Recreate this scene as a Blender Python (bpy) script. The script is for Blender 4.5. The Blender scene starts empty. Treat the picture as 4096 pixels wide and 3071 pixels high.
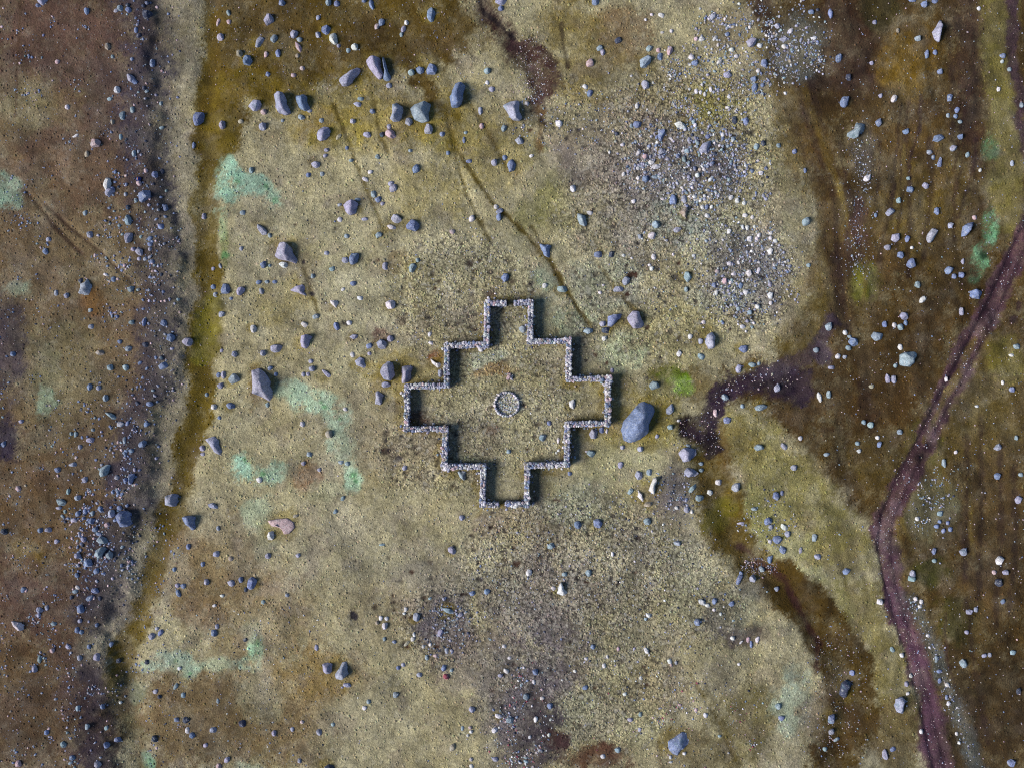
import bpy, math, random
import numpy as np

random.seed(7)
RNG = np.random.default_rng(7)
sc = bpy.context.scene
col = sc.collection

# ------------------------------------------------------------------ camera, sky, sun, exposure
CAM_H = 70.0                       # metres above the plain
WIDTH = 90.0                       # metres of ground across the picture
cam_data = bpy.data.cameras.new('Camera')
cam_data.sensor_width = 36.0
cam_data.lens = 36.0 * CAM_H / WIDTH
cam_data.clip_end = 2000.0
cam = bpy.data.objects.new('Camera', cam_data)
cam.location = (0, 0, CAM_H)       # straight down
col.objects.link(cam)
sc.camera = cam

SUN_EL, SUN_DIR = math.radians(33), (-1.0, -0.30)     # where the light comes from (left, a little from below)
world = bpy.data.worlds.new('World'); sc.world = world; world.use_nodes = True
wn = world.node_tree.nodes; wl = world.node_tree.links
sky = wn.new('ShaderNodeTexSky'); sky.sky_type = 'NISHITA'; sky.sun_disc = False
sky.sun_elevation = SUN_EL
sky.sun_rotation = math.atan2(SUN_DIR[0], SUN_DIR[1])
sky.altitude = 4000
bg = wn['Background']; bg.inputs['Strength'].default_value = 0.07
wl.new(sky.outputs['Color'], bg.inputs['Color'])
sun_data = bpy.data.lights.new('Sun', 'SUN')
sun_data.energy = 3.3; sun_data.angle = math.radians(28); sun_data.color = (1.0, 0.95, 0.88)
sun = bpy.data.objects.new('Sun', sun_data)
from mathutils import Vector, Matrix, Euler
d = Vector((SUN_DIR[0], SUN_DIR[1], 0)).normalized() * math.cos(SUN_EL) + Vector((0, 0, math.sin(SUN_EL)))
sun.rotation_euler = d.to_track_quat('Z', 'Y').to_euler()
sun.location = d * 120
col.objects.link(sun)
vs = sc.view_settings
vs.view_transform = 'Standard'; vs.look = 'None'; vs.gamma = 1.0; vs.use_curve_mapping = False
vs.exposure = 0.66
sc.cycles.use_denoising = False
sc.cycles.pixel_filter_type = 'BLACKMAN_HARRIS'; sc.cycles.filter_width = 1.1
sc.cycles.max_bounces = 4; sc.cycles.diffuse_bounces = 2

# ------------------------------------------------------------------ small helpers
PX = WIDTH / 4096.0                # metres per photograph pixel on the plain
OV = WIDTH / 2211.0                # metres per overview unit (survey sketch units)
ZM = PX / 2.15918                  # metres per tile unit

def px2w(px, py): return ((px - 2048.0) * PX, -(py - 1535.5) * PX)
def tile2w(tx, ty, x, y): return px2w(tx + x / 2.15918, ty + y / 2.15918)
def ov2w(u, v): return ((u - 1105.5) * OV, -(v - 829.0) * OV)
def lin(c):
    c = np.asarray(c, float) / 255.0
    return np.where(c <= 0.04045, c / 12.92, ((c + 0.055) / 1.055) ** 2.4)

def vnoise(x, y, seed):
    r = np.random.default_rng(seed); n = 256
    g = r.random((n, n)).astype(np.float32)
    xi = np.floor(x).astype(int); yi = np.floor(y).astype(int)
    fx = (x - xi).astype(np.float32); fy = (y - yi).astype(np.float32)
    fx = fx * fx * (3 - 2 * fx); fy = fy * fy * (3 - 2 * fy)
    a = g[yi % n, xi % n]; b = g[yi % n, (xi + 1) % n]; c = g[(yi + 1) % n, xi % n]; e = g[(yi + 1) % n, (xi + 1) % n]
    return (a * (1 - fx) + b * fx) * (1 - fy) + (c * (1 - fx) + e * fx) * fy - 0.5
def fbm(x, y, scale, octs, seed, gain=0.5):
    o = 0; a = 1.0; f = 1.0 / scale
    for k in range(octs):
        o = o + a * vnoise(x * f + 13.7 * k, y * f + 7.1 * k, seed + k); a *= gain; f *= 2.03
    return o

def tag(o, label=None, cat=None, group=None, kind=None):
    if label: o['label'] = label
    if cat: o['category'] = cat
    if group: o['group'] = group
    if kind: o['kind'] = kind
    return o
def mesh_obj(name, verts, faces, mat, parent=None, smooth=False):
    me = bpy.data.meshes.new(name); me.from_pydata(verts, [], faces); me.update()
    if smooth: me.polygons.foreach_set('use_smooth', [True] * len(me.polygons))
    me.materials.append(mat)
    o = bpy.data.objects.new(name, me); col.objects.link(o)
    if parent is not None: o.parent = parent
    return o
def np_mesh(name, V, F, mat):
    """V (n,3), F (m,3 or 4) arrays -> mesh"""
    me = bpy.data.meshes.new(name); k = F.shape[1]
    me.vertices.add(len(V)); me.vertices.foreach_set('co', V.astype(np.float32).ravel())
    me.loops.add(F.size); me.loops.foreach_set('vertex_index', F.astype(np.int32).ravel())
    me.polygons.add(len(F)); me.polygons.foreach_set('loop_start', np.arange(0, F.size, k, dtype=np.int32))
    me.polygons.foreach_set('loop_total', np.full(len(F), k, np.int32))
    me.update(calc_edges=True); me.validate()
    me.materials.append(mat)
    return me
def add_color(me, C):
    at = me.color_attributes.new('Col', 'FLOAT_COLOR', 'POINT')
    A = np.ones((len(C), 4), np.float32); A[:, :3] = C[:, :3]
    at.data.foreach_set('color', A.ravel())

# ------------------------------------------------------------------ materials
def new_mat(name):
    m = bpy.data.materials.new(name); m.use_nodes = True
    nt = m.node_tree; return m, nt.nodes, nt.links, nt.nodes['Principled BSDF']
def N(nodes, t, **kw):
    n = nodes.new(t)
    for k, v in kw.items(): setattr(n, k, v)
    return n
def noise(nodes, links, vec, scale, detail=4, rough=0.55):
    n = N(nodes, 'ShaderNodeTexNoise'); n.inputs['Scale'].default_value = scale
    n.inputs['Detail'].default_value = detail; n.inputs['Roughness'].default_value = rough
    links.new(vec, n.inputs['Vector']); return n.outputs['Fac']
def ramp(nodes, links, fac, stops):
    r = N(nodes, 'ShaderNodeValToRGB'); links.new(fac, r.inputs['Fac'])
    els = r.color_ramp.elements
    while len(els) < len(stops): els.new(0.5)
    for e, (p, c) in zip(els, stops):
        e.position = p; e.color = (c, c, c, 1) if not hasattr(c, '__len__') else (*c, 1)
    return r.outputs['Color']
def mixc(nodes, links, mode, fac, a, b):
    m = N(nodes, 'ShaderNodeMix', data_type='RGBA', blend_type=mode)
    for sock, v in ((m.inputs[0], fac), (m.inputs[6], a), (m.inputs[7], b)):
        if hasattr(v, 'is_output'): links.new(v, sock)
        elif hasattr(v, '__len__'): sock.default_value = (*v, 1)
        else: sock.default_value = v
    return m.outputs[2]
def mathn(nodes, links, op, a, b=None):
    m = N(nodes, 'ShaderNodeMath', operation=op)
    for i, v in enumerate((a, b)):
        if v is None: continue
        if hasattr(v, 'is_output'): links.new(v, m.inputs[i])
        else: m.inputs[i].default_value = v
    return m.outputs[0]

def make_ground_mat():
    m, n, l, b = new_mat('moorland_soil')
    geo = N(n, 'ShaderNodeNewGeometry').outputs['Position']
    base = N(n, 'ShaderNodeVertexColor', layer_name='Col').outputs['Color']
    spk = N(n, 'ShaderNodeAttribute', attribute_name='speck').outputs['Fac']
    wet = N(n, 'ShaderNodeAttribute', attribute_name='wet').outputs['Fac']
    # turf grain: light blades and dark gaps
    g1 = noise(n, l, geo, 8.5, 2, .75)
    c = mixc(n, l, 'MULTIPLY', 1.0, base, ramp(n, l, g1, [(0.27, 0.60), (0.5, 1.0), (0.73, 1.45)]))
    # cushion tufts with bare gaps where the stony ground shows
    nz = N(n, 'ShaderNodeTexNoise'); nz.inputs['Scale'].default_value = 2.4; nz.inputs['Detail'].default_value = 2; l.new(geo, nz.inputs['Vector'])
    sc_ = N(n, 'ShaderNodeVectorMath', operation='SCALE'); sc_.inputs['Scale'].default_value = 0.5; l.new(nz.outputs['Color'], sc_.inputs[0])
    wv = N(n, 'ShaderNodeVectorMath', operation='ADD'); l.new(geo, wv.inputs[0]); l.new(sc_.outputs[0], wv.inputs[1])
    v = N(n, 'ShaderNodeTexVoronoi', feature='F1', voronoi_dimensions='2D'); v.inputs['Scale'].default_value = 4.3; l.new(wv.outputs[0], v.inputs['Vector'])
    sepc = N(n, 'ShaderNodeSeparateColor'); l.new(v.outputs['Color'], sepc.inputs[0])
    patch = ramp(n, l, nz.outputs['Fac'], [(0.44, 0.0), (0.58, 1.0)])
    tuft = ramp(n, l, v.outputs['Distance'], [(0.05, 1.28), (0.40, 1.0), (0.66, 0.36)])
    c = mixc(n, l, 'MULTIPLY', mathn(n, l, 'MULTIPLY', spk, 0.95), c, tuft)
    c = mixc(n, l, 'MULTIPLY', spk, c, ramp(n, l, sepc.outputs[2], [(0.0, 0.66), (1.0, 1.34)]))
    pit = mathn(n, l, 'MULTIPLY', mathn(n, l, 'MULTIPLY', ramp(n, l, sepc.outputs[0], [(0.80, 0.0), (0.84, 1.0)]), patch), spk)
    c = mixc(n, l, 'MIX', mathn(n, l, 'MULTIPLY', pit, 0.85), c, (0.030, 0.024, 0.026))
    pale = ramp(n, l, sepc.outputs[1], [(0.86, 0.0), (0.92, 1.0)])
    c = mixc(n, l, 'MIX', mathn(n, l, 'MULTIPLY', mathn(n, l, 'MULTIPLY', pale, spk), 0.5), c, (0.42, 0.40, 0.34))
    l.new(c, b.inputs['Base Color'])
    rg = N(n, 'ShaderNodeMapRange'); l.new(wet, rg.inputs[0]); rg.inputs[3].default_value = 0.95; rg.inputs[4].default_value = 0.55
    l.new(rg.outputs[0], b.inputs['Roughness'])
    b.inputs['Specular IOR Level'].default_value = 0.15
    bp = N(n, 'ShaderNodeBump'); bp.inputs['Strength'].default_value = 0.8; bp.inputs['Distance'].default_value = 0.09
    l.new(noise(n, l, geo, 7.0, 2, .7), bp.inputs['Height']); l.new(bp.outputs[0], b.inputs['Normal'])
    return m

def make_rock_mat(name, from_attr):
    m, n, l, b = new_mat(name)
    tc = N(n, 'ShaderNodeNewGeometry').outputs['Position']
    if from_attr: base = N(n, 'ShaderNodeVertexColor', layer_name='Col').outputs['Color']
    else: base = N(n, 'ShaderNodeObjectInfo').outputs['Color']
    c = mixc(n, l, 'MULTIPLY', 0.9, base, ramp(n, l, noise(n, l, tc, 2.4, 5, .7), [(0.3, .66), (0.7, 1.32)]))
    fine = noise(n, l, tc, 12.0, 3, .7)
    c = mixc(n, l, 'MULTIPLY', 0.9, c, ramp(n, l, fine, [(0.28, .45), (0.5, 1.0), (0.72, 1.6)]))
    # lichen: pale crusts, and a few blue-green stains
    lich = ramp(n, l, noise(n, l, tc, 4.4, 4, .75), [(0.54, 0.0), (0.62, 1.0)])
    c = mixc(n, l, 'MIX', mathn(n, l, 'MULTIPLY', lich, 0.45), c, (0.52, 0.53, 0.53))
    st = ramp(n, l, noise(n, l, tc, 1.3, 3, .6), [(0.60, 0.0), (0.68, 1.0)])
    c = mixc(n, l, 'MIX', mathn(n, l, 'MULTIPLY', st, 0.3), c, (0.12, 0.24, 0.27))
    l.new(c, b.inputs['Base Color']); b.inputs['Roughness'].default_value = 0.88
    b.inputs['Specular IOR Level'].default_value = 0.25
    bp = N(n, 'ShaderNodeBump'); bp.inputs['Strength'].default_value = 0.8; bp.inputs['Distance'].default_value = 0.08
    cr = N(n, 'ShaderNodeTexVoronoi', feature='DISTANCE_TO_EDGE'); cr.inputs['Scale'].default_value = 1.5; l.new(tc, cr.inputs['Vector'])
    crk = ramp(n, l, cr.outputs['Distance'], [(0.0, 0.0), (0.035, 1.0)])
    h = mathn(n, l, 'ADD', noise(n, l, tc, 5.0, 3, .7), mathn(n, l, 'MULTIPLY', crk, 0.25))
    l.new(h, bp.inputs['Height']); l.new(bp.outputs[0], b.inputs['Normal'])
    return m
def make_turf_mat():
    m, n, l, b = new_mat('dry_turf')
    geo = N(n, 'ShaderNodeNewGeometry').outputs['Position']
    c = mixc(n, l, 'MULTIPLY', 1.0, N(n, 'ShaderNodeVertexColor', layer_name='Col').outputs['Color'], ramp(n, l, noise(n, l, geo, 16, 2, .7), [(0.28, 0.5), (0.72, 1.6)]))
    l.new(c, b.inputs['Base Color']); b.inputs['Roughness'].default_value = .95; b.inputs['Specular IOR Level'].default_value = .1
    return m
M_TURF = make_turf_mat()
M_GROUND = make_ground_mat()
M_ROCK = make_rock_mat('andesite_rock', False)
M_PEB = make_rock_mat('mixed_pebble', True)
def plain_mat(name, c, rough=0.8):
    m, n, l, b = new_mat(name)
    geo = N(n, 'ShaderNodeNewGeometry').outputs['Position']
    cc = mixc(n, l, 'MULTIPLY', 1.0, tuple(lin(c)), ramp(n, l, noise(n, l, geo, 9, 5, .7), [(0.25, .6), (0.75, 1.35)]))
    l.new(cc, b.inputs['Base Color']); b.inputs['Roughness'].default_value = rough
    return m

# ------------------------------------------------------------------ survey of the loose rocks
# per tile (origin in photograph pixels): x y width height turn tint   (tile units, turn in degrees clockwise)
TILES = {
(0, 0): """395 15 100 90 60 l;347 65 40 35 0 b;760 110 45 65 0 b;1045 80 50 55 0 t;1010 100 35 45 70 l;1120 95 60 50 20 b;1110 55 40 35 0 d;1280 130 80 80 0 d;1185 270 35 55 0 b;1205 315 40 50 45 d;945 415 55 65 0 g;985 500 35 35 0 t;510 545 45 40 0 p;1310 540 50 75 0 b;1140 685 60 95 -40 l;1170 715 45 60 -40 b;1025 785 65 65 0 w;960 865 50 35 -20 t;1255 770 35 45 0 d;1155 960 38 60 0 t;1070 1010 65 80 0 t;595 935 40 45 0 w;985 1065 35 45 0 g;1380 890 35 40 0 t;1390 1100 30 50 70 t;665 1185 70 25 -25 w;835 1245 95 75 -10 p;765 1340 40 55 0 g;1055 1190 35 55 0 t;1170 1335 45 60 0 t;1900 320 75 70 0 l;2075 465 60 60 0 g;2140 525 90 95 30 b;1705 1025 105 115 0 b;1920 1080 65 75 0 l;2080 1050 50 40 0 g;2205 915 120 105 0 l;1880 180 40 70 20 p;1975 190 40 45 0 p;1970 110 35 60 -20 t;940 1600 75 120 0 w;985 1640 40 40 0 b;1208 1590 48 45 0 p;1340 1510 50 60 0 b;1390 1475 40 50 0 d;1270 1480 40 40 0 p;2165 1470 45 60 0 t;1665 1250 30 60 0 b""",
(1024, 0): """115 170 90 105 0 l;230 30 65 50 0 b;30 370 65 100 20 l;160 335 65 75 30 t;190 465 50 75 0 b;370 410 110 45 55 p;330 300 70 70 0 l;375 345 50 45 0 t;360 485 40 40 0 g;610 265 90 85 0 b;670 340 85 100 0 w;535 305 45 55 0 l;540 160 40 45 0 l;630 30 55 60 0 t;700 35 60 55 0 b;850 410 70 65 0 w;800 440 40 45 0 t;715 400 35 35 0 l;105 645 45 45 0 b;325 650 50 40 0 p;400 590 50 40 0 p;90 475 40 55 0 p;995 40 45 95 -10 b;935 10 40 40 0 b;1045 230 50 50 0 p;1085 195 60 65 0 b;1275 250 50 65 20 l;1255 300 35 45 0 t;1300 195 40 45 0 w;1515 135 80 130 0 b;2120 15 110 60 0 l;2115 70 55 50 0 b;1340 630 65 55 0 t;1415 610 75 65 0 b;1515 600 100 95 0 b;1150 740 60 50 0 l;65 970 60 50 0 p;395 1015 70 45 15 t;465 962 50 30 0 l;55 1095 75 75 0 l;230 1045 30 30 0 t;715 1185 75 35 -50 g;880 905 80 45 20 l;905 855 60 35 10 t;1005 965 50 45 0 b;840 1050 55 45 0 l;565 1045 45 45 0 t;960 1170 75 50 0 l;1090 1170 50 50 0 d;1325 1060 75 70 0 l;1490 1120 80 90 0 l;1150 1100 40 50 0 l;1610 1165 50 45 0 b;1795 1210 30 60 0 b;1810 1150 40 30 0 t;2000 620 65 55 0 t;2000 720 40 40 0 w;2035 775 55 50 0 l;1940 960 40 70 0 l;1950 1090 45 55 0 p;515 1425 75 60 0 l;575 1505 45 45 0 t;455 1515 50 45 0 b;610 1300 50 35 0 l;600 1350 40 35 0 l;825 1392 45 30 0 t;1055 1360 50 45 0 t;1385 1465 65 75 0 b;945 1552 65 35 20 w;990 1490 50 35 0 w;1165 1588 55 45 0 l;1190 1630 75 70 0 l;1335 1310 40 30 0 t;785 1280 30 35 0 b;1840 1395 60 35 0 b;2055 1405 60 65 0 l;2150 1360 45 50 0 b;2205 1430 75 120 10 b;2140 1110 50 60 0 t;1660 1325 35 40 0 b""",
(2048, 0): """725 15 75 60 0 b;130 890 45 35 0 w;635 755 55 40 30 w;670 810 55 60 0 b;675 550 75 70 0 p;1150 535 95 130 30 t;1185 420 60 55 0 t;1365 440 60 80 0 p;1280 490 50 70 0 b;1265 435 40 45 0 p;1150 735 75 90 0 l;760 420 60 50 0 t;785 455 45 60 0 l;920 350 65 55 0 d;1080 915 40 50 0 w;1030 660 30 22 0 w;1300 280 35 22 0 w;1290 130 60 40 20 w;1207 125 35 25 20 w;1155 170 25 25 0 w;1380 265 35 35 0 w;1640 335 70 45 -15 w;1590 335 40 40 0 p;1755 330 60 30 -50 w;1740 140 70 50 -60 l;1860 295 50 40 0 b;1550 495 55 45 0 w;1580 550 65 50 20 b;1900 430 50 40 0 w;2065 370 90 90 20 l;2140 395 55 40 40 w;1860 650 75 60 -20 l;1940 485 50 35 0 w;1795 535 40 50 60 w;2095 760 55 80 10 b;2160 740 40 40 0 b;2085 685 60 50 0 b;2125 615 40 40 0 w;2180 550 70 70 0 b;405 1070 60 60 0 w;65 1215 80 65 0 l;170 1345 45 28 -20 w;1085 1075 85 65 20 b;1455 1080 110 60 15 w;1570 1050 40 50 0 t;1295 1165 65 110 20 b;1690 1180 45 40 0 b;1820 1160 40 45 0 w;1295 1305 75 50 -20 l;1155 1350 55 45 0 p;1095 1320 55 35 -60 w;1205 1405 60 45 30 w;1245 1440 90 45 -10 w;1510 1305 55 50 0 t;1485 1380 40 55 0 t;1600 1515 45 45 0 w;1715 1550 80 35 -55 w;525 1625 50 65 0 w;1155 1545 60 55 0 b;965 1505 35 40 0 w;955 1250 40 30 0 w;2110 1265 50 60 30 t;2170 1240 50 50 0 d;2020 1045 50 70 0 b;1920 1040 50 70 0 d;1590 790 35 50 0 w;1630 800 30 40 0 w;1715 775 30 55 0 w;1665 815 35 45 0 w;1640 735 30 30 0 w;1875 840 40 35 0 w;2150 1500 45 40 0 w;1235 1530 70 30 0 t""",
(3072, 0): """540 120 45 95 0 b;375 105 60 40 20 b;195 270 50 45 0 w;145 340 90 40 0 l;140 400 45 45 0 w;395 335 60 30 0 w;85 220 50 50 0 l;605 510 60 80 30 b;690 675 50 60 0 d;655 890 80 95 0 b;950 1065 60 70 0 b;1370 470 45 80 10 b;1440 460 45 50 0 b;1285 340 60 50 0 t;1480 625 60 50 0 b;1340 45 60 60 0 b;1440 15 60 40 0 b;1240 10 70 30 0 b;1085 860 55 70 30 w;965 835 40 40 0 l;890 550 40 40 0 l;920 195 40 40 0 l;1565 850 50 65 0 b;1630 955 45 55 0 b;1620 1008 45 42 0 b;1655 1055 40 35 0 t;1555 1000 35 45 0 t;1470 1195 95 65 -30 b;1190 1140 65 50 0 b;1595 1285 65 55 0 l;1400 1315 55 45 0 l;1485 1400 40 90 10 b;1430 1360 35 45 0 b;1655 1185 50 50 0 b;1720 1340 40 50 0 t;1370 1605 70 50 30 l;1235 1635 70 55 0 b;1120 270 35 45 0 g;2025 485 55 48 0 b;2020 535 35 35 0 w;1990 775 35 40 0 w;2085 600 45 40 0 t;1820 75 35 40 0 w;2190 910 40 50 0 t;2100 1415 40 55 0 l;230 1310 45 45 0 b;90 1260 40 40 0 t;320 1475 30 50 0 b;860 1540 80 50 -20 w;1215 1540 40 35 0 t;1825 1475 30 35 0 w""",
(0, 768): """1250 40 130 90 -35 b;965 10 90 70 0 l;1095 25 35 40 0 l;1185 80 35 40 0 t;1120 250 60 95 0 t;750 190 45 50 0 t;1120 140 40 45 0 d;1425 145 45 70 0 b;790 375 55 60 0 l;435 415 45 40 0 l;410 520 50 55 0 b;1125 405 80 90 0 l;1400 305 55 50 0 b;1310 410 45 45 0 b;1310 458 45 45 0 b;1315 502 35 38 0 l;1220 525 75 60 20 l;1165 500 45 40 0 l;1275 585 45 35 -40 l;1315 567 50 25 -30 l;1335 608 45 40 0 b;1220 583 40 36 0 l;712 772 45 45 0 d;935 720 50 25 20 w;1000 760 40 50 0 b;1145 845 65 55 10 t;505 875 40 55 0 l;590 900 50 50 0 l;1435 1135 65 60 0 b;1485 1260 75 75 0 b;1620 1295 100 85 20 l;1155 1130 50 40 0 t;1265 1130 40 70 10 b;1050 1295 40 40 0 b;1125 1355 65 50 0 t;1270 1320 55 50 0 d;1495 1355 40 30 0 l;965 1515 55 55 0 t;1095 1515 55 60 0 t;1430 1500 90 65 -20 b;1410 1435 40 40 0 d;130 1400 50 45 0 b;1225 1475 30 45 60 b;880 1390 80 50 0 g;805 1165 50 45 0 l;800 1025 45 35 0 t;1945 835 90 90 0 b;2080 855 75 80 0 l;1835 815 55 45 0 b;1855 885 45 50 0 l;1995 920 30 30 0 b;1835 660 40 35 0 l;1900 640 30 50 -20 l;1745 200 45 60 0 l;1915 1055 65 50 0 l;2025 1400 55 55 0 l;1910 1370 35 35 0 l;1930 1580 50 70 0 l;1882 1580 45 50 0 b;2025 1610 100 95 0 t;2190 1180 60 75 0 w;2085 490 35 40 0 l;2095 180 50 45 0 t""",
(1024, 768): """725 112 45 30 -20 l;880 66 60 30 0 t;1015 20 50 65 0 t;1055 68 65 55 0 b;1092 103 38 36 0 l;50 330 130 55 50 l;118 378 35 40 0 t;235 628 85 55 20 w;60 630 60 65 0 b;118 635 30 30 0 t;610 525 50 40 0 l;843 580 90 100 0 b;768 590 65 55 0 l;655 665 60 45 0 t;490 725 40 45 0 t;835 790 55 45 0 b;1220 240 95 75 35 l;1355 290 120 95 15 b;1170 305 85 45 10 w;1065 370 75 50 -40 t;940 235 60 30 0 l;725 240 50 45 40 w;785 380 50 40 0 t;1865 230 55 60 0 w;2075 130 45 45 0 w;2095 217 50 70 0 b;2100 168 70 45 -30 l;1355 655 75 85 0 t;1395 590 35 40 0 t;1115 640 50 75 0 l;1695 345 50 45 0 p;2150 740 75 80 0 b;45 855 40 60 -20 l;160 775 50 35 0 b;90 775 45 35 0 t;20 780 50 40 0 b;895 915 55 40 10 w;750 840 40 30 -20 w;515 1075 60 45 0 t;415 1145 65 45 35 w;695 1160 50 75 -20 b;805 1130 55 45 10 w;180 1350 105 75 0 l;60 1390 50 55 0 l;845 1250 80 45 0 l;1160 1265 65 60 0 l;1085 1315 95 85 15 l;980 1330 60 50 0 b;830 1405 40 55 -15 w;980 1395 40 35 0 l;470 1460 50 40 0 l;480 1525 60 55 0 l;408 1575 38 45 0 l;447 1572 35 40 0 l;610 1570 110 40 45 l;118 1522 46 42 0 b;168 1572 36 40 0 b;1592 1565 45 70 0 l;1940 1362 46 40 0 w;1515 1305 55 30 20 w;1500 1230 35 45 0 w""",
(2048, 768): """1050 82 45 40 0 w;672 178 58 42 15 w;1390 65 70 90 0 b;1485 60 50 75 0 l;1645 130 38 45 0 w;1683 130 38 50 0 b;1725 130 35 35 0 w;1945 75 50 50 0 w;2005 100 45 40 0 w;1890 50 40 50 40 w;2015 205 50 40 20 w;1690 205 50 40 15 w;2075 220 35 40 0 w;1875 340 45 45 0 w;2055 405 55 55 0 w;2115 405 35 45 0 w;2030 310 40 40 30 w;1993 305 28 45 -20 w;2095 300 30 30 0 w;2135 375 35 45 30 w;1575 45 45 30 0 w;1300 62 40 25 0 w;1215 380 80 70 0 w;1245 280 70 70 -30 t;1105 385 35 45 0 l;1430 325 75 50 0 l;745 540 75 60 0 b;860 540 50 60 0 d;1225 560 45 55 0 w;1208 660 40 45 20 w;1190 630 35 28 0 w;1035 570 25 25 0 w;965 548 40 30 20 w;1570 550 35 30 0 w;1395 540 25 30 0 w;1520 730 70 100 -15 t;985 768 70 75 0 l;915 838 105 50 -5 l;790 805 30 20 0 w;760 870 35 30 0 w;435 840 90 60 10 t;285 810 50 45 0 w;1880 620 55 40 10 w;1775 685 50 40 0 p;1910 710 35 30 0 w;2045 700 60 50 -45 w;1955 610 30 40 0 w;2130 680 35 60 20 w;2020 870 60 45 30 w;1765 870 40 50 0 w;1840 770 55 55 0 p;1888 780 38 32 -40 w;1745 805 35 50 0 b;1975 810 40 55 0 b;1505 840 40 50 0 t;785 1140 60 50 0 l;655 1200 85 60 -15 t;795 1265 50 50 20 w;810 1195 75 60 0 d;1540 1248 45 45 0 w;1630 1290 45 50 0 l;1655 1125 40 35 0 w;2120 990 50 45 0 w;2050 1040 45 45 0 t;1955 1010 45 40 0 t;1990 1165 50 40 30 w;2020 1205 25 25 0 w;2000 1355 85 70 10 b;1445 1395 55 50 -30 w;1630 1420 70 50 30 t;1955 1525 55 75 20 l;2075 1490 80 50 0 t;2132 1480 30 40 0 t;90 1185 65 70 0 t;865 1540 35 45 0 l""",
(3072, 768): """325 260 75 75 0 t;1060 170 90 60 -35 l;1465 165 55 65 0 b;1780 222 40 45 0 p;1415 380 75 130 20 l;1110 395 90 80 0 l;1208 405 46 60 0 b;1040 480 70 50 0 l;1150 545 70 60 0 b;1240 620 95 85 -30 b;1580 290 50 50 0 l;1135 70 50 55 0 t;1562 678 75 70 0 b;1612 728 48 48 0 b;1678 715 60 55 0 b;1675 1030 50 75 0 l;1178 1070 80 70 0 l;1145 1165 55 60 0 t;1095 1150 46 50 0 w;1195 1130 40 50 0 b;945 1250 110 80 20 t;1010 1140 50 60 0 b;735 1295 90 80 0 b;665 1215 45 45 0 w;690 1348 55 45 0 t;702 1248 36 30 0 t;1145 1340 45 55 0 w;1105 1500 42 40 0 t;410 1365 50 50 0 t;520 1165 70 75 0 t;545 1515 60 35 0 l;605 1420 50 50 45 w;660 1425 40 40 30 l;1035 1610 48 80 0 l;1088 1620 50 75 0 l;1540 1615 35 50 0 w;1690 600 30 55 0 l;930 200 30 45 0 b;1340 930 50 70 30 w;1300 800 60 60 0 t;2095 1410 45 30 0 w;2140 1335 60 50 0 t;2025 1645 30 40 0 w;1250 480 35 30 0 w;345 635 40 40 0 t;18 400 36 40 0 w;60 425 40 40 0 w;20 358 40 35 0 w;20 515 45 60 0 w;20 895 50 60 20 w;25 960 40 40 0 w;20 800 45 50 0 l""",
(0, 1536): """795 25 45 60 0 b;870 30 45 45 0 l;930 120 55 60 0 t;1060 342 75 45 10 l;1120 335 30 50 20 b;1300 170 60 45 -10 b;1275 345 55 45 0 b;668 430 40 50 0 t;630 425 32 35 0 t;795 480 75 50 0 l;705 540 40 45 0 l;55 515 50 55 0 b;12 520 36 45 0 b;1095 480 30 65 0 t;1240 515 80 60 -50 b;1150 570 55 40 0 b;1098 822 42 42 0 b;1030 800 55 45 0 l;515 735 55 50 0 b;645 690 80 40 -10 l;550 1010 100 60 30 t;530 1062 60 32 0 l;695 975 65 45 0 l;750 820 60 55 0 l;1048 1062 50 44 0 b;985 1110 65 70 0 l;945 1205 50 45 0 p;890 1070 45 60 -20 b;815 1110 40 50 0 t;755 1090 45 55 0 b;695 1110 45 50 0 b;660 1165 60 40 0 l;810 1175 50 60 0 b;840 1245 55 44 0 b;868 1286 55 34 0 b;900 1337 100 70 0 t;957 1468 70 68 0 t;780 1535 80 75 0 b;850 1605 50 55 0 b;685 1640 40 45 0 b;60 1265 60 55 0 d;438 1250 60 45 0 l;370 1255 50 45 0 b;738 1332 50 50 0 l;708 1296 36 36 0 l;510 1350 50 40 0 l;185 895 50 45 0 p;205 320 50 35 0 l;610 920 35 60 10 t;690 1470 60 50 0 l;1850 195 65 50 0 w;1990 185 80 60 0 b;1740 553 55 55 0 l;1745 605 50 36 0 l;1895 290 40 35 0 b;1870 1465 60 55 0 l;1995 1505 50 45 0 g;1620 1405 45 55 0 b;1750 1555 40 45 0 b;1505 1600 40 40 0 b;1840 1050 90 50 20 l;1880 1245 35 45 0 l;1900 15 65 55 0 l;1775 90 40 40 0 t;1345 640 25 30 0 l""",
(1024, 1536): """1125 5 85 60 20 l;95 178 40 50 0 t;770 215 40 35 0 w;400 345 50 50 0 w;625 430 70 75 0 g;460 605 55 45 0 t;405 685 45 40 0 l;733 675 55 38 10 t;788 685 48 42 0 t;545 740 40 40 0 l;25 825 55 55 0 w;345 1135 65 30 -20 g;750 985 35 50 20 t;105 1480 60 50 0 l;365 1475 45 40 0 l;1095 1382 65 25 -10 t;685 1100 50 35 -40 t;1285 720 45 50 40 l;1780 1150 50 50 0 l;1690 1430 80 60 30 l;2185 580 45 40 0 t""",
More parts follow.
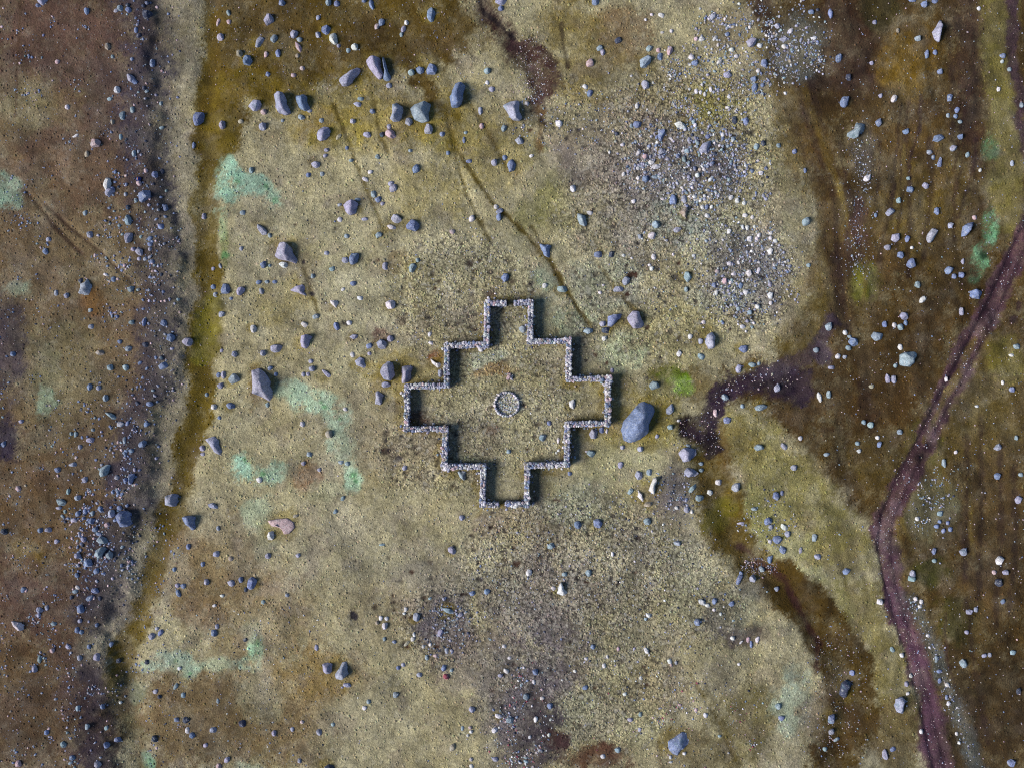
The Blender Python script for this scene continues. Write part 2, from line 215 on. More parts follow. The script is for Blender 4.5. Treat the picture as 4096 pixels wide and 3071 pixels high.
(2048, 1536): """1230 10 97 80 0 t;1365 220 95 60 -45 l;1365 370 55 50 0 t;1525 532 50 26 20 t;1640 690 45 36 0 t;1640 745 45 36 0 t;1560 900 100 40 -50 t;1620 985 80 60 15 t;1720 940 65 50 10 w;1795 850 60 55 0 w;1940 885 95 70 -35 l;1095 785 70 80 0 l;1185 760 50 60 0 t;1175 1035 85 45 -25 g;1025 925 45 60 30 t;775 395 46 60 0 b;820 405 25 45 10 w;265 460 60 65 20 t;400 485 25 55 0 w;405 570 35 25 -20 w;382 592 18 26 0 w;320 335 40 45 0 b;682 597 75 60 25 t;640 580 24 18 0 w;500 770 40 40 0 b;935 695 50 65 20 l;740 1200 90 75 35 b;570 1210 70 70 0 b;340 1395 75 50 -40 t;1170 1180 75 65 0 t;1425 1370 70 45 10 l;870 1465 30 45 0 w;1420 1065 40 35 0 w;1505 1083 50 55 0 l;1553 1097 28 40 0 w;150 1625 60 65 30 w;455 1640 50 40 0 t;665 1630 60 60 0 t;1110 560 60 50 0 l;1255 450 35 40 30 l;955 545 45 40 0 l;1840 110 60 70 -45 t;1760 250 40 70 0 p;1860 310 70 55 0 b;2150 200 120 60 0 t;2090 1075 60 35 0 t;2205 1180 60 70 0 b;2170 1600 50 60 -30 t;1980 1640 35 50 0 b;1980 1200 70 25 -10 l;2130 545 90 60 0 t;1440 315 35 25 0 w;1985 190 35 40 0 t""",
(3072, 1536): """85 35 60 70 0 l;525 85 50 75 0 t;445 110 46 100 -10 w;890 352 66 55 0 t;830 328 46 46 0 t;945 460 40 40 0 w;960 518 40 62 20 b;785 577 45 38 0 w;770 510 45 40 0 t;500 605 55 35 0 t;225 720 65 50 0 l;135 535 70 45 40 l;275 465 40 45 0 w;68 962 66 75 0 b;118 938 32 48 0 b;15 1175 42 50 0 b;25 1228 46 46 0 l;138 1230 75 50 35 w;172 1292 58 55 0 l;85 1345 95 75 15 b;128 1432 70 56 40 b;20 1357 38 36 0 w;400 1320 50 65 0 t;25 1510 50 80 20 b;425 1485 60 50 0 l;280 1430 35 60 0 l;675 1615 70 55 0 b;1245 1635 60 75 0 l;1980 545 75 55 -25 l;1520 680 45 75 0 t;1620 585 35 35 0 w;1985 795 70 60 20 b;2140 460 35 45 0 t;1485 1115 55 50 0 t;1480 1183 35 33 0 b;1550 1195 35 40 0 b;1455 1225 55 40 0 b;1510 1262 40 46 0 b;1570 1250 40 45 0 b;1435 1440 45 60 20 b;1680 1445 75 70 0 l;1995 1520 75 75 0 w;2045 1620 60 50 0 l;1950 1620 45 40 0 p;1430 1520 40 40 0 t;1140 410 60 50 0 t;1285 1160 40 40 0 w;2105 45 60 50 0 b;895 20 50 40 0 g;1800 190 35 25 0 w;2180 780 45 40 0 t;2155 995 60 70 0 l""",
(0, 2303): """840 115 70 50 0 b;795 180 75 46 -20 b;875 182 32 46 0 d;692 88 46 32 30 w;675 122 55 36 -15 t;640 172 36 36 0 d;720 270 70 85 0 b;370 278 65 56 0 l;358 322 36 42 0 l;430 260 40 50 0 l;225 105 45 55 40 b;485 400 60 35 0 t;710 375 40 40 0 l;685 455 40 60 0 b;724 472 42 42 0 b;845 415 35 40 0 b;610 600 60 40 30 l;785 600 40 45 0 b;955 590 40 45 0 b;470 630 45 45 0 p;370 700 40 75 0 t;850 690 60 75 0 l;705 695 45 50 0 l;330 780 50 65 0 l;1308 522 65 60 0 l;1385 490 42 65 20 b;1355 452 40 36 0 l;1000 745 50 45 0 d;1265 745 40 45 0 d;1550 797 40 30 0 w;1515 955 70 35 -60 t;1850 490 60 65 0 b;1530 80 44 42 0 l;1580 85 48 48 0 b;1540 150 40 70 -20 b;1785 50 50 55 0 l;1995 60 65 60 0 l;2080 30 45 55 0 b;2185 60 80 110 10 b;2125 115 40 45 0 d;1915 170 40 30 0 w;1850 255 35 30 0 w;1870 435 35 50 0 l;425 1330 45 45 0 b;695 1125 45 50 0 t;890 1120 40 50 0 b;770 1285 45 50 0 t;920 1310 40 45 0 t;1020 1105 30 30 0 w;570 1440 65 45 45 t;925 1450 55 60 -30 b;1010 1415 60 50 0 b;865 1605 65 55 0 l;645 1548 60 46 0 b;630 1594 50 28 -30 t;185 1600 50 60 0 p;1525 1240 45 40 0 b;1610 1240 70 50 20 d;1620 1330 40 60 0 w;1665 1370 60 50 0 b;1845 1325 65 50 0 l;2090 1270 65 65 0 d;1335 1405 55 60 0 d;1780 1455 45 40 0 l;1965 1580 45 60 20 l;1895 1640 50 60 0 p;1580 1030 40 50 0 t;1340 1000 45 50 30 l;1375 1042 40 36 0 d;2120 550 40 35 0 d;1885 1075 30 50 0 t""",
(1024, 2303): """785 942 75 40 0 l;745 962 28 18 0 l;1115 430 55 60 0 w;1127 365 38 40 0 w;1080 360 40 40 0 w;1045 402 38 38 0 g;1295 285 35 38 0 w;1280 322 35 28 0 w;1390 355 70 80 0 l;1305 578 75 32 -40 g;1355 542 42 38 0 w;1366 505 28 46 -20 w;1595 490 55 65 30 l;1110 540 35 40 0 t;1195 565 40 30 0 b;1445 610 30 35 0 w;1505 590 30 35 0 w;1645 645 35 60 0 l;1692 645 38 28 30 l;1555 685 50 30 0 p;1475 700 35 50 0 t;1410 850 55 45 0 l;1274 762 42 38 0 l;1230 790 40 38 0 b;1625 790 45 60 20 b;1690 810 30 35 0 t;1640 865 50 50 0 r;1765 335 55 40 -40 l;525 615 40 60 0 l;1210 1020 60 45 0 t;1870 1145 60 50 15 l;2100 1205 75 40 10 w;2060 1330 55 50 0 w;2195 1240 70 60 0 t;2160 815 55 40 30 w;2145 605 40 35 0 w;2190 705 35 30 0 w;2110 857 45 38 0 l;975 1080 40 40 0 t;940 1135 45 35 0 w;540 1350 50 60 0 l;660 1285 35 40 0 t;155 1355 45 55 0 l;310 1325 35 45 0 l;395 1265 35 35 -40 p;2065 1580 55 45 0 l;1860 1580 35 35 0 w;1860 1640 40 40 0 w;1857 1340 35 32 0 w;1850 1304 35 32 0 p;1785 1310 30 40 0 t;1830 1372 30 28 0 w;640 1650 100 60 0 d;380 1590 40 45 0 l;1700 1475 55 70 0 g;70 220 45 40 0 t;275 160 40 35 0 l;1865 150 60 45 0 b;1995 130 65 50 -45 b""",
(2048, 2303): """360 105 50 40 20 w;1640 222 80 48 30 w;1688 252 46 36 0 w;1158 372 36 30 0 t;1895 240 60 45 -15 b;1595 395 60 65 0 b;1748 215 46 56 0 b;1745 290 30 30 0 w;1800 325 25 35 0 w;1165 640 45 65 -25 w;1187 682 22 22 0 w;1360 733 40 50 -10 w;1376 767 30 26 0 p;1417 745 30 35 0 l;920 630 30 45 -10 p;1900 530 45 40 0 w;2035 543 36 55 15 p;2063 582 26 66 0 b;2115 545 40 60 10 w;1975 565 20 45 40 w;795 775 35 45 0 w;545 820 35 30 0 w;640 712 35 30 0 w;825 700 25 35 -20 w;700 610 45 45 0 b;200 825 50 55 0 b;125 1040 60 60 0 t;330 1120 55 50 0 b;205 1235 40 55 0 w;630 965 60 45 -30 b;975 1020 40 35 0 w;1115 880 30 35 0 w;1450 1112 40 25 20 p;1590 1150 30 30 20 p;1670 1195 45 45 40 w;1110 1195 35 45 0 t;1020 1240 50 40 0 l;1105 1325 35 35 0 l;1370 1562 30 38 0 w;1490 1532 35 32 0 w;1375 1605 35 22 -15 w;785 1550 50 40 0 w;910 1500 50 50 0 t;120 1566 46 26 10 t;122 1600 50 30 15 t;70 1612 33 22 15 w;2085 25 65 60 -40 l;1960 30 50 90 15 b;190 910 30 40 0 w;260 1055 40 35 20 w;320 1370 30 35 0 w;155 1385 30 35 0 w;1955 755 30 30 0 w;1795 1380 35 25 0 t""",
(3072, 2303): """745 845 55 50 0 b;555 1240 75 85 0 b;1015 1545 55 105 -15 l;1690 750 75 80 0 t;1735 302 70 42 0 l;1790 285 42 50 0 l;1265 190 40 40 0 w;1318 216 38 42 0 w;1303 256 36 32 0 w;965 215 60 55 0 w;1075 635 40 55 -20 t;1160 685 40 45 0 w;1245 870 45 40 -40 w;1205 935 40 50 0 l;1215 1018 35 35 0 w;1455 715 35 60 0 t;1485 825 50 35 0 b;1490 905 35 50 0 b;1555 940 45 40 0 w;1550 1050 30 45 0 b;1565 1102 35 42 20 w;1380 510 40 35 0 w;1330 1345 40 45 0 w;1240 15 75 55 0 t;85 120 50 45 0 l;90 1120 60 55 0 t;115 1220 60 40 0 b;1868 685 50 40 0 l;1915 680 38 45 0 l;2025 215 45 50 0 b;1985 55 70 70 0 d;1710 480 40 40 0 l;2170 995 45 60 0 d;1080 1495 55 40 -30 b;500 1500 45 40 0 t;605 1425 60 30 -30 t;1630 1360 30 35 0 w;1650 1435 30 30 0 w;2100 1610 80 70 0 b;555 1350 60 55 0 l;2120 660 60 40 0 t""",
}
# big rocks with an outline of their own: tile, tint, height / mean width, short name for landmarks or '', label, outline
BIG = [
((1024, 0), 'l', .62, '', 'long slanting grey boulder tipped up to the right, left of the split boulder', '720 705 730 680 800 615 870 588 898 600 900 620 870 670 830 715 790 745 745 745'),
((1024, 0), 'l', .75, 'the split boulder', 'broad lavender half of the split boulder at the olive meadow edge', '952 530 1000 503 1060 500 1085 515 1102 590 1092 660 1075 690 1050 680 1000 620 965 575'),
((1024, 0), 'b', .9, '', 'narrow blue slab forming the right half of the split boulder', '1092 502 1112 510 1132 590 1166 670 1160 705 1130 710 1100 685 1112 620'),
((1024, 0), 'b', .85, 'the upright block', 'tall upright slate-blue block with a pale edge down its middle', '1725 730 1770 725 1810 750 1800 820 1775 900 1745 935 1690 930 1675 850 1695 790'),
((1024, 0), 'l', .75, 'the twin ovals', 'left and longer of the twin oval boulders below the olive meadow', '160 825 205 808 245 820 275 890 300 940 300 985 260 1000 200 980 170 930'),
((1024, 0), 'b', .75, '', 'right and shorter of the twin oval boulders below the olive meadow', '345 830 400 815 440 840 468 900 470 945 430 965 385 945 355 890'),
((1024, 0), 'l', .55, 'the white mound', 'pale lavender rounded triangular boulder below the twin oval boulders', '525 1175 545 1130 590 1095 630 1110 660 1150 665 1195 620 1210 560 1225 530 1205'),
((1024, 0), 'l', .8, '', 'lavender boulder with cracked top just left of the teal stained boulder', '1165 980 1185 920 1215 900 1265 925 1288 980 1280 1040 1240 1055 1190 1060 1160 1030'),
((1024, 0), 't', .7, 'the teal stained boulder', 'large rounded grey boulder with teal stains, in the row below the meadow', '1335 945 1370 905 1440 895 1515 905 1520 950 1505 1000 1490 1055 1430 1065 1370 1040 1345 990'),
((1024, 0), 'p', .5, '', 'flat pinkish wedge of rock below the cracked lavender boulder', '1120 1150 1150 1125 1190 1135 1240 1190 1225 1210 1160 1200 1120 1175'),
((1024, 0), 'l', .65, 'the mud seep boulder', 'pale boulder with a dark right side under the purple mud seep', '2130 920 2190 885 2270 880 2290 930 2305 1010 2275 1045 2220 1040 2160 980'),
((2048, 0), 'l', .5, 'the scree slab', 'smooth lavender slab amid the white scree, largest stone there', '1615 1290 1650 1240 1715 1215 1725 1270 1690 1325 1630 1335'),
((3072, 0), 't', .55, 'the pale wedge', 'pale wedge shaped boulder pointing left on the dark moor', '660 1195 670 1155 740 1125 755 1070 800 1065 850 1095 855 1150 800 1175 750 1200 700 1205'),
((3072, 0), 'l', 1.0, 'the shard', 'tall mauve shard standing upright near the top right', '1470 185 1478 250 1490 330 1465 375 1430 345 1410 285 1445 240'),
((0, 768), 'l', .45, 'the star-shaped boulder', 'star-shaped pale lavender boulder on brown soil at far left', '715 800 755 790 775 755 795 795 838 825 820 885 770 898 712 885 718 840'),
((1024, 768), 'l', .65, 'the blocky boulder', 'blocky pale boulder with notched edges right of the mint patch', '755 115 790 85 840 75 880 100 892 140 870 180 815 205 780 180'),
((1024, 768), 'l', .65, 'the whale-backed boulder', 'large whale-backed boulder with blue right flank on the open plain', '155 545 175 480 215 440 260 440 310 490 350 555 370 590 345 620 290 600 240 590 190 585'),
((1024, 768), 'l', .35, '', 'low half-buried lavender slab beside the thin green path', '290 850 340 815 400 800 430 830 420 870 440 900 350 870'),
((1024, 768), 'w', .6, '', 'small whitish pyramid stone with a shaded right face', '635 935 700 940 715 970 695 1005 670 990 645 960'),
((1024, 768), 'w', .55, 'the white cobble', 'smooth whitish cobble lying between two sparse patches of turf', '1115 955 1165 930 1220 945 1222 985 1180 1010 1140 1010 1120 985'),
((1024, 768), 'l', .75, 'the egg-shaped boulder', 'egg-shaped pale boulder with blue upper right side', '380 1300 395 1245 440 1230 485 1250 475 1310 430 1355 385 1335'),
((1024, 768), 'l', .45, '', 'flat triangular lavender stone up left of the paired square boulders', '855 1460 895 1425 930 1440 968 1515 930 1520 870 1495'),
((1024, 768), 'l', .75, 'the leaning giant', 'tall lavender boulder with blue right flank beside brown earth, left of enclosure', '-30 1540 30 1525 75 1560 110 1610 140 1680 180 1735 160 1800 110 1805 40 1760 -20 1730 -40 1650'),
((1024, 768), 'l', .8, 'the paired square boulders', 'larger left one of the paired square boulders at the west corner', '1085 1480 1130 1457 1190 1480 1222 1510 1208 1570 1165 1630 1110 1615 1080 1560'),
((1024, 768), 'l', .75, '', 'smaller right one of the paired square boulders at the west corner', '1260 1510 1310 1500 1355 1510 1362 1600 1320 1640 1265 1650 1258 1580'),
((1024, 768), 'w', .4, '', 'white slab leaning on the outside of the upper left wall', '1505 1435 1560 1480 1600 1466 1608 1498 1570 1520 1520 1480'),
((2048, 768), 't', .6, 'the notched boulder', 'notched grey-teal boulder under a white cobble, upper right plain', '555 175 600 185 655 220 660 270 630 300 585 280 565 225'),
((2048, 768), 'g', .5, 'the tan plate', 'angular tan plate of rock below the white scree', '1440 180 1480 140 1525 120 1525 180 1505 230 1470 205'),
((2048, 768), 'b', .6, '', 'blue-grey mottled boulder beside the diagonal footpath', '238 445 300 455 340 470 345 530 320 570 270 545 245 490'),
((2048, 768), 'b', .6, '', 'left, wedge-shaped one of two boulders up right of the enclosure', '825 1165 828 1075 880 1060 950 1055 950 1090 905 1120 860 1165'),
((2048, 768), 'l', .65, 'the mossy round boulder', 'right, rounder one of two boulders up right of the enclosure', '990 1090 1040 1030 1090 1035 1140 1080 1155 1135 1110 1175 1050 1180 1010 1130'),
((2048, 768), 'l', .75, 'the pear-shaped boulder', 'pear-shaped pale boulder with a strong shadow near the dark moor', '1665 1300 1685 1235 1725 1210 1755 1250 1765 1310 1735 1355 1690 1355'),
((3072, 768), 'b', .75, 'the hooked boulder', 'hook-shaped blue boulder beside the mint strip by the track', '1670 385 1685 300 1730 265 1775 265 1770 310 1735 345 1700 385'),
((3072, 768), 'b', .6, 'the trackside boulder', 'pale and blue boulder just left of the cart track', '1750 860 1790 840 1860 860 1865 890 1830 925 1770 920 1745 900'),
((3072, 768), 't', .6, 'the jagged teal block', 'jagged teal and white block, largest rock on the dark moor', '1140 1405 1180 1385 1300 1380 1305 1410 1265 1470 1230 1510 1180 1505 1140 1495'),
((0, 1536), 't', .5, '', 'bent tapering grey stone among rubble of the left bank', '922 240 980 250 1040 285 1025 310 985 300 950 270'),
((0, 1536), 't', .65, 'the teal egg', 'smooth teal oval boulder on the left rubble bank', '875 770 885 720 940 690 978 692 970 735 940 780 900 793'),
((0, 1536), 'b', .8, '', 'dark blue angular boulder right of the teal oval boulder', '1132 770 1180 770 1180 810 1150 860 1122 860 1135 820'),
((0, 1536), 'l', .7, 'the strip boulder', 'lavender boulder lying at the edge of the olive strip', '1395 1010 1420 965 1480 950 1525 960 1525 1030 1500 1060 1400 1050'),
((0, 1536), 'b', .7, '', 'cracked dark blue boulder right of the olive strip', '1577 1145 1640 1135 1690 1150 1697 1190 1680 1255 1650 1260 1590 1210'),
((0, 1536), 'b', .75, 'the blue block', 'large square blue block in the left rubble bank', '1035 1130 1060 1090 1110 1085 1145 1110 1155 1200 1120 1220 1050 1225 1030 1180'),
((0, 1536), 't', .7, '', 'notched teal boulder low on the left rubble bank', '830 1470 840 1420 890 1400 945 1395 942 1426 910 1450 890 1490'),
((0, 1536), 'l', .4, 'the long lavender slab', 'long lavender slab slanting beside the bend of the olive strip', '1775 475 1850 450 1885 480 1920 570 1900 610 1850 585 1820 530'),
((1024, 1536), 'l', .6, '', 'pale triangular boulder just left of the enclosure west wall', '1035 65 1055 58 1110 100 1095 150 1075 178 1030 170'),
((1024, 1536), 't', .5, '', 'grey stone wedged against the outside of the lower left wall', '1740 752 1815 752 1812 800 1800 830 1760 800'),
((1024, 1536), 'p', .14, 'the L-shaped slab', 'flat mauve L-shaped slab level with the turf', '100 1180 180 1165 270 1158 325 1190 330 1240 280 1290 240 1295 226 1262 200 1236 130 1225'),
((1024, 1536), 'w', .6, '', 'white rounded boulder tucked under the flat L-shaped slab', '90 1310 110 1275 155 1265 172 1300 140 1345 105 1345'),
((2048, 1536), 'b', .62, 'the largest boulder', 'largest boulder in view, long blue rock right of the enclosure', '1120 145 1150 125 1230 150 1250 190 1245 260 1220 330 1175 400 1150 450 1110 500 1040 530 1000 520 965 470 945 390 965 320 1010 270 1060 210'),
((2048, 1536), 'l', .6, 'the mud pool boulder', 'pale cracked boulder at the lower edge of the mud pool', '1440 590 1480 550 1530 546 1590 560 1598 610 1540 660 1480 672 1450 630'),
((2048, 1536), 'l', .5, '', 'grey wedge boulder just below the mud pool boulder', '1480 770 1510 715 1570 735 1620 770 1580 800 1520 800'),
((2048, 1536), 'w', .7, 'the pale splinter', 'tall white splinter of rock below the largest boulder', '1220 810 1245 800 1248 870 1225 950 1180 915 1195 870'),
((2048, 1536), 'w', .5, '', 'white bar-shaped rock left of the tall white splinter', '1090 910 1120 945 1145 990 1130 1015 1080 965'),
((2048, 1536), 'l', .6, '', 'grey rounded boulder against the outside of the east wall foot', '665 430 690 385 738 395 745 440 720 470 680 465'),
((2048, 1536), 'w', .55, '', 'white angular stone standing alone inside the east arm', '490 150 530 130 555 180 530 215 500 205'),
((0, 2303), 'w', .6, 'the lone pale boulder', 'lone pale boulder with a long shadow at lower far left', '135 370 215 390 240 410 230 450 180 445 145 415'),
((1024, 2303), 'l', .7, '', 'left and smaller of two rounded boulders in the lower plain', '575 760 620 740 660 755 668 790 650 830 610 840 580 810'),
((1024, 2303), 'l', .65, 'the two rounded boulders', 'right and longer of two rounded boulders in the lower plain', '685 840 720 795 745 745 795 735 812 780 800 840 750 885 700 880'),
((1024, 2303), 't', .4, '', 'long grey-teal slab capping the dark rubble heap', '1605 275 1660 275 1720 300 1725 320 1670 330 1625 300'),
((2048, 2303), 'w', .6, '', 'ridged white boulder like a shell, south of the enclosure', '390 150 405 80 425 50 450 100 485 140 440 165'),
((2048, 2303), 'w', .5, '', 'bright white flat pebble-boulder beside a dark hollow', '1155 320 1220 320 1215 350 1185 365 1160 345'),
((2048, 2303), 'b', .3, 'the square slab', 'flat blue-grey four-cornered slab near the bottom edge', '1345 1425 1410 1390 1470 1345 1505 1355 1525 1400 1535 1440 1480 1480 1455 1500 1430 1545 1390 1530 1355 1490'),
((3072, 2303), 'd', .6, 'the mossy channel rock', 'dark mottled rock ringed by yellow moss in the olive channel', '630 1010 650 940 690 910 735 930 735 990 700 1055 660 1060 625 1030'),
((3072, 2303), 'l', .6, 'the lilac boulder', 'rounded lilac boulder left of the lower cart track', '1090 1115 1105 1065 1160 1045 1195 1080 1195 1130 1160 1180 1110 1165'),
]
TINT = {'l': (152, 152, 172), 'b': (114, 127, 160), 'w': (202, 199, 202), 't': (134, 150, 160), 'p': (182, 158, 163), 'd': (62, 67, 86), 'g': (152, 142, 128), 'r': (150, 78, 92)}
TINT_WORD = {'l': 'lavender-grey', 'b': 'slate-blue', 'w': 'whitish', 't': 'teal-grey', 'p': 'pinkish', 'd': 'dark', 'g': 'tan', 'r': 'reddish'}
SMALL = []                                       # x, y, width, height (metres), turn, tint
for (tx, ty), s in TILES.items():
    for it in s.split(';'):
        f = it.split(); x, y, w, h, a = map(float, f[:5])
        wx, wy = tile2w(tx, ty, x, y); SMALL.append((wx, wy, w * ZM, h * ZM, -math.radians(a), f[5]))
BIGW = []                                        # outline in metres
for (t, tint, hr, short, label, pts) in BIG:
    q = list(map(float, pts.split())); P_ = np.array([tile2w(t[0], t[1], q[i], q[i + 1]) for i in range(0, len(q), 2)])
    BIGW.append((P_, tint, hr, short, label))
ROCK_HALO = [(P_[:, 0].mean(), P_[:, 1].mean(), max(np.ptp(P_[:, 0]), np.ptp(P_[:, 1]))) for (P_, t_, hr_, s_, l_) in BIGW] + [(s[0], s[1], max(s[2], s[3])) for s in SMALL if max(s[2], s[3]) > 70 * ZM]

# ------------------------------------------------------------------ the ground: one sheet, soil and plant zones
# survey sketch in overview units (2211 x 1658); soil and plant colours, a few with shade painted in
ZONES = []
def poly(pts, c, a=1.0, soft=20): ZONES.append(('P', pts, soft, c, a))
def line(pts, r, c, a=1.0, soft=None): ZONES.append(('L', pts, r, c, a, soft if soft else r * 0.6))
def ell(u, v, ru, rv, c, a=1.0): ZONES.append(('E', u, v, ru, rv, c, a))
BASE = (160, 151, 116)
def pale(c):
    k = .55 if sum(c) > 345 else (.35 if sum(c) > 310 else .12); return tuple(v * (1 - k) + w * k for v, w in zip(c, (162, 155, 124)))
# plateau on the left: brown soil, darkened further to paint in lens vignetting
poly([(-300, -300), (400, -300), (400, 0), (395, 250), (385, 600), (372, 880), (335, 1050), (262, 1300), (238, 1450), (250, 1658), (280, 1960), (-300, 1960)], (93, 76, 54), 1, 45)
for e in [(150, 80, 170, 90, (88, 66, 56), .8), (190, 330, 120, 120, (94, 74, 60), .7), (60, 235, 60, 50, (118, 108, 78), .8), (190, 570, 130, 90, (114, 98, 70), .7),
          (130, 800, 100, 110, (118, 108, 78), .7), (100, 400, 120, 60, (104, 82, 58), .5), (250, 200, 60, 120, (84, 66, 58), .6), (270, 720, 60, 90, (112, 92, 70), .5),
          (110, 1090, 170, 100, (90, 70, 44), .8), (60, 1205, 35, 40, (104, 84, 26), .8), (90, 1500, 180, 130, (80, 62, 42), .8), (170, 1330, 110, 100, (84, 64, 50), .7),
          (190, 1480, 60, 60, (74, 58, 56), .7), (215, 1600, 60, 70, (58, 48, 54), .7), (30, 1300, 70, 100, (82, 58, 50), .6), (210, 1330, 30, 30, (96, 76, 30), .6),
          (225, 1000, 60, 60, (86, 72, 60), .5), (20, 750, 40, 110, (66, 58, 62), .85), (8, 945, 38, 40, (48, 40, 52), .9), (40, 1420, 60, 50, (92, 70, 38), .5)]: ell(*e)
ell(15, 415, 36, 36, (128, 155, 130), .95); ell(35, 440, 22, 16, (126, 150, 126), .7); ell(42, 632, 32, 20, (136, 146, 122), .85); ell(95, 862, 28, 26, (130, 152, 128), .85); ell(100, 800, 30, 60, (128, 124, 92), .6)
line([(355, -40), (385, 150), (372, 330), (385, 480), (390, 640), (395, 780), (385, 880), (345, 1000), (300, 1180), (255, 1330), (225, 1420)], 30, (128, 121, 102), .85, 30)
line([(290, -40), (325, 130), (312, 330), (335, 480), (342, 600), (352, 720), (350, 820), (305, 900), (282, 1010), (280, 1090), (232, 1210), (215, 1320)], 26, (54, 50, 62), .72, 32)  # dark rubble of the bank, with the slope's shade also painted into the colour
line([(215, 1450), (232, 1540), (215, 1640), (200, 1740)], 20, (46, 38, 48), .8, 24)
line([(48, -20), (42, 150), (35, 260)], 2.5, (74, 54, 38), .7)
line([(60, 415), (120, 495), (180, 550)], 2.6, (72, 52, 38), .75); line([(85, 430), (150, 495), (220, 545), (290, 612)], 2.6, (72, 52, 38), .75)
# the damp grassy strip and the olive meadow at the top
line([(462, -60), (452, 100), (446, 330), (446, 600), (450, 750), (436, 900), (408, 965)], 24, (86, 72, 18), 1, 10)
line([(408, 965), (395, 1050), (362, 1130), (333, 1230), (298, 1330), (266, 1420), (268, 1490)], 20, (86, 72, 20), .95, 14)
line([(268, 1490), (288, 1560), (310, 1660), (320, 1760)], 22, (86, 82, 50), .75, 22)
line([(452, 640), (452, 760)], 18, (104, 100, 30), .6)
poly([(440, -300), (1040, -300), (1010, 20), (1062, 60), (1000, 100), (962, 150), (900, 140), (830, 158), (700, 180), (640, 192), (540, 228), (520, 320), (480, 352), (430, 345), (440, 150)], (84, 67, 16), 1, 20)
ell(640, 60, 160, 80, (74, 58, 15), .6); ell(560, 190, 110, 40, (104, 88, 22), .6); ell(900, 90, 120, 60, (72, 56, 20), .6); ell(480, 300, 40, 60, (98, 84, 20), .6)
ell(1020, 70, 60, 60, (82, 66, 28), .6); ell(590, 95, 40, 26, (96, 84, 48), .6)
for e in [(740, 235, 80, 70, (124, 108, 42), .7), (850, 300, 130, 55, (128, 114, 46), .65), (890, 275, 60, 40, (132, 114, 40), .6), (650, 300, 90, 40, (122, 106, 58), .5), (800, 190, 50, 40, (118, 102, 34), .6),
          (1000, 290, 60, 60, (126, 112, 52), .5), (910, 165, 45, 35, (120, 106, 58), .7), (830, 225, 35, 25, (148, 140, 100), .7), (760, 235, 25, 40, (146, 136, 92), .6)]: ell(*e)
# plain: pale grass and bare patches
for e in [(640, 450, 170, 110, (150, 142, 108), .6), (850, 520, 220, 130, (150, 142, 106), .5), (1000, 600, 170, 120, (146, 140, 108), .5), (720, 660, 160, 120, (152, 146, 112), .6), (600, 700, 100, 110, (148, 136, 100), .5),
          (700, 380, 120, 60, (146, 134, 92), .5), (620, 1120, 130, 120, (146, 136, 98), .5), (820, 1000, 130, 130, (140, 130, 92), .5), (760, 1200, 200, 120, (148, 138, 106), .5), (900, 1230, 120, 90, (146, 140, 114), .5),
          (560, 1330, 130, 110, (132, 110, 76), .55), (600, 1520, 180, 110, (128, 106, 70), .65), (400, 1560, 90, 100, (122, 100, 64), .65), (800, 1560, 120, 80, (140, 132, 104), .6), (850, 1330, 130, 80, (132, 118, 88), .5),
          (700, 1460, 80, 50, (132, 108, 60), .6), (480, 1200, 90, 90, (128, 108, 72), .5), (655, 1030, 26, 30, (136, 104, 66), .7), (430, 1310, 50, 60, (120, 100, 66), .6), (1000, 440, 120, 110, (142, 132, 96), .4),
          (1560, 520, 90, 60, (142, 148, 124), .7), (1600, 440, 60, 50, (128, 128, 104), .5), (1680, 680, 60, 40, (140, 136, 112), .6), (1720, 500, 35, 110, (140, 138, 106), .6), (1690, 330, 40, 60, (128, 122, 84), .6),
          (1450, 240, 150, 100, (124, 112, 82), .6), (1470, 360, 140, 80, (98, 95, 94), .8), (1600, 600, 90, 100, (104, 101, 100), .7), (1330, 80, 70, 60, (112, 92, 64), .7), (1230, 60, 70, 70, (118, 102, 50), .7),
          (1230, 160, 50, 60, (124, 110, 62), .5), (1270, 300, 60, 60, (138, 126, 88), .5), (1300, 440, 90, 90, (130, 120, 98), .5), (1380, 520, 90, 70, (132, 124, 100), .5), (1540, 210, 60, 30, (124, 118, 54), .5), (1590, 70, 60, 60, (108, 98, 66), .5),
          (1200, 450, 40, 90, (134, 128, 74), .5), (1300, 720, 120, 80, (138, 132, 92), .5), (1480, 720, 120, 70, (136, 128, 80), .5), (1360, 930, 120, 60, (136, 126, 62), .55), (1420, 880, 50, 70, (124, 112, 48), .5), (1320, 1040, 120, 80, (140, 134, 90), .5),
          (1250, 1240, 220, 150, (128, 120, 100), .6), (1150, 1120, 130, 50, (118, 104, 86), .5), (1420, 1180, 90, 90, (124, 118, 102), .5), (1480, 1250, 70, 90, (128, 130, 110), .55), (1300, 1420, 130, 90, (130, 124, 90), .5), (1260, 1530, 90, 70, (132, 136, 116), .6),
          (1350, 1560, 90, 60, (132, 130, 92), .5), (1560, 1390, 70, 70, (118, 112, 84), .5), (1620, 1560, 90, 110, (92, 84, 50), .75), (1480, 1620, 60, 40, (104, 90, 66), .5), (1540, 1640, 60, 50, (96, 86, 56), .5), (1420, 1480, 60, 60, (112, 98, 72), .4),
          (960, 1350, 60, 70, (78, 73, 78), .7), (1135, 1560, 64, 130, (52, 46, 54), .75), (1190, 1450, 60, 60, (78, 70, 74), .6), (1195, 1588, 26, 24, (52, 30, 32), .85), (1290, 1638, 80, 26, (78, 50, 36), .75), (1180, 1340, 60, 50, (104, 94, 92), .5),
          (1455, 1060, 50, 50, (84, 78, 86), .6), (1600, 1370, 50, 20, (70, 56, 50), .6), (1560, 1460, 40, 40, (112, 104, 90), .4)]: ell(*e[:4], pale(e[4]), min(.95, e[5] * 1.4))
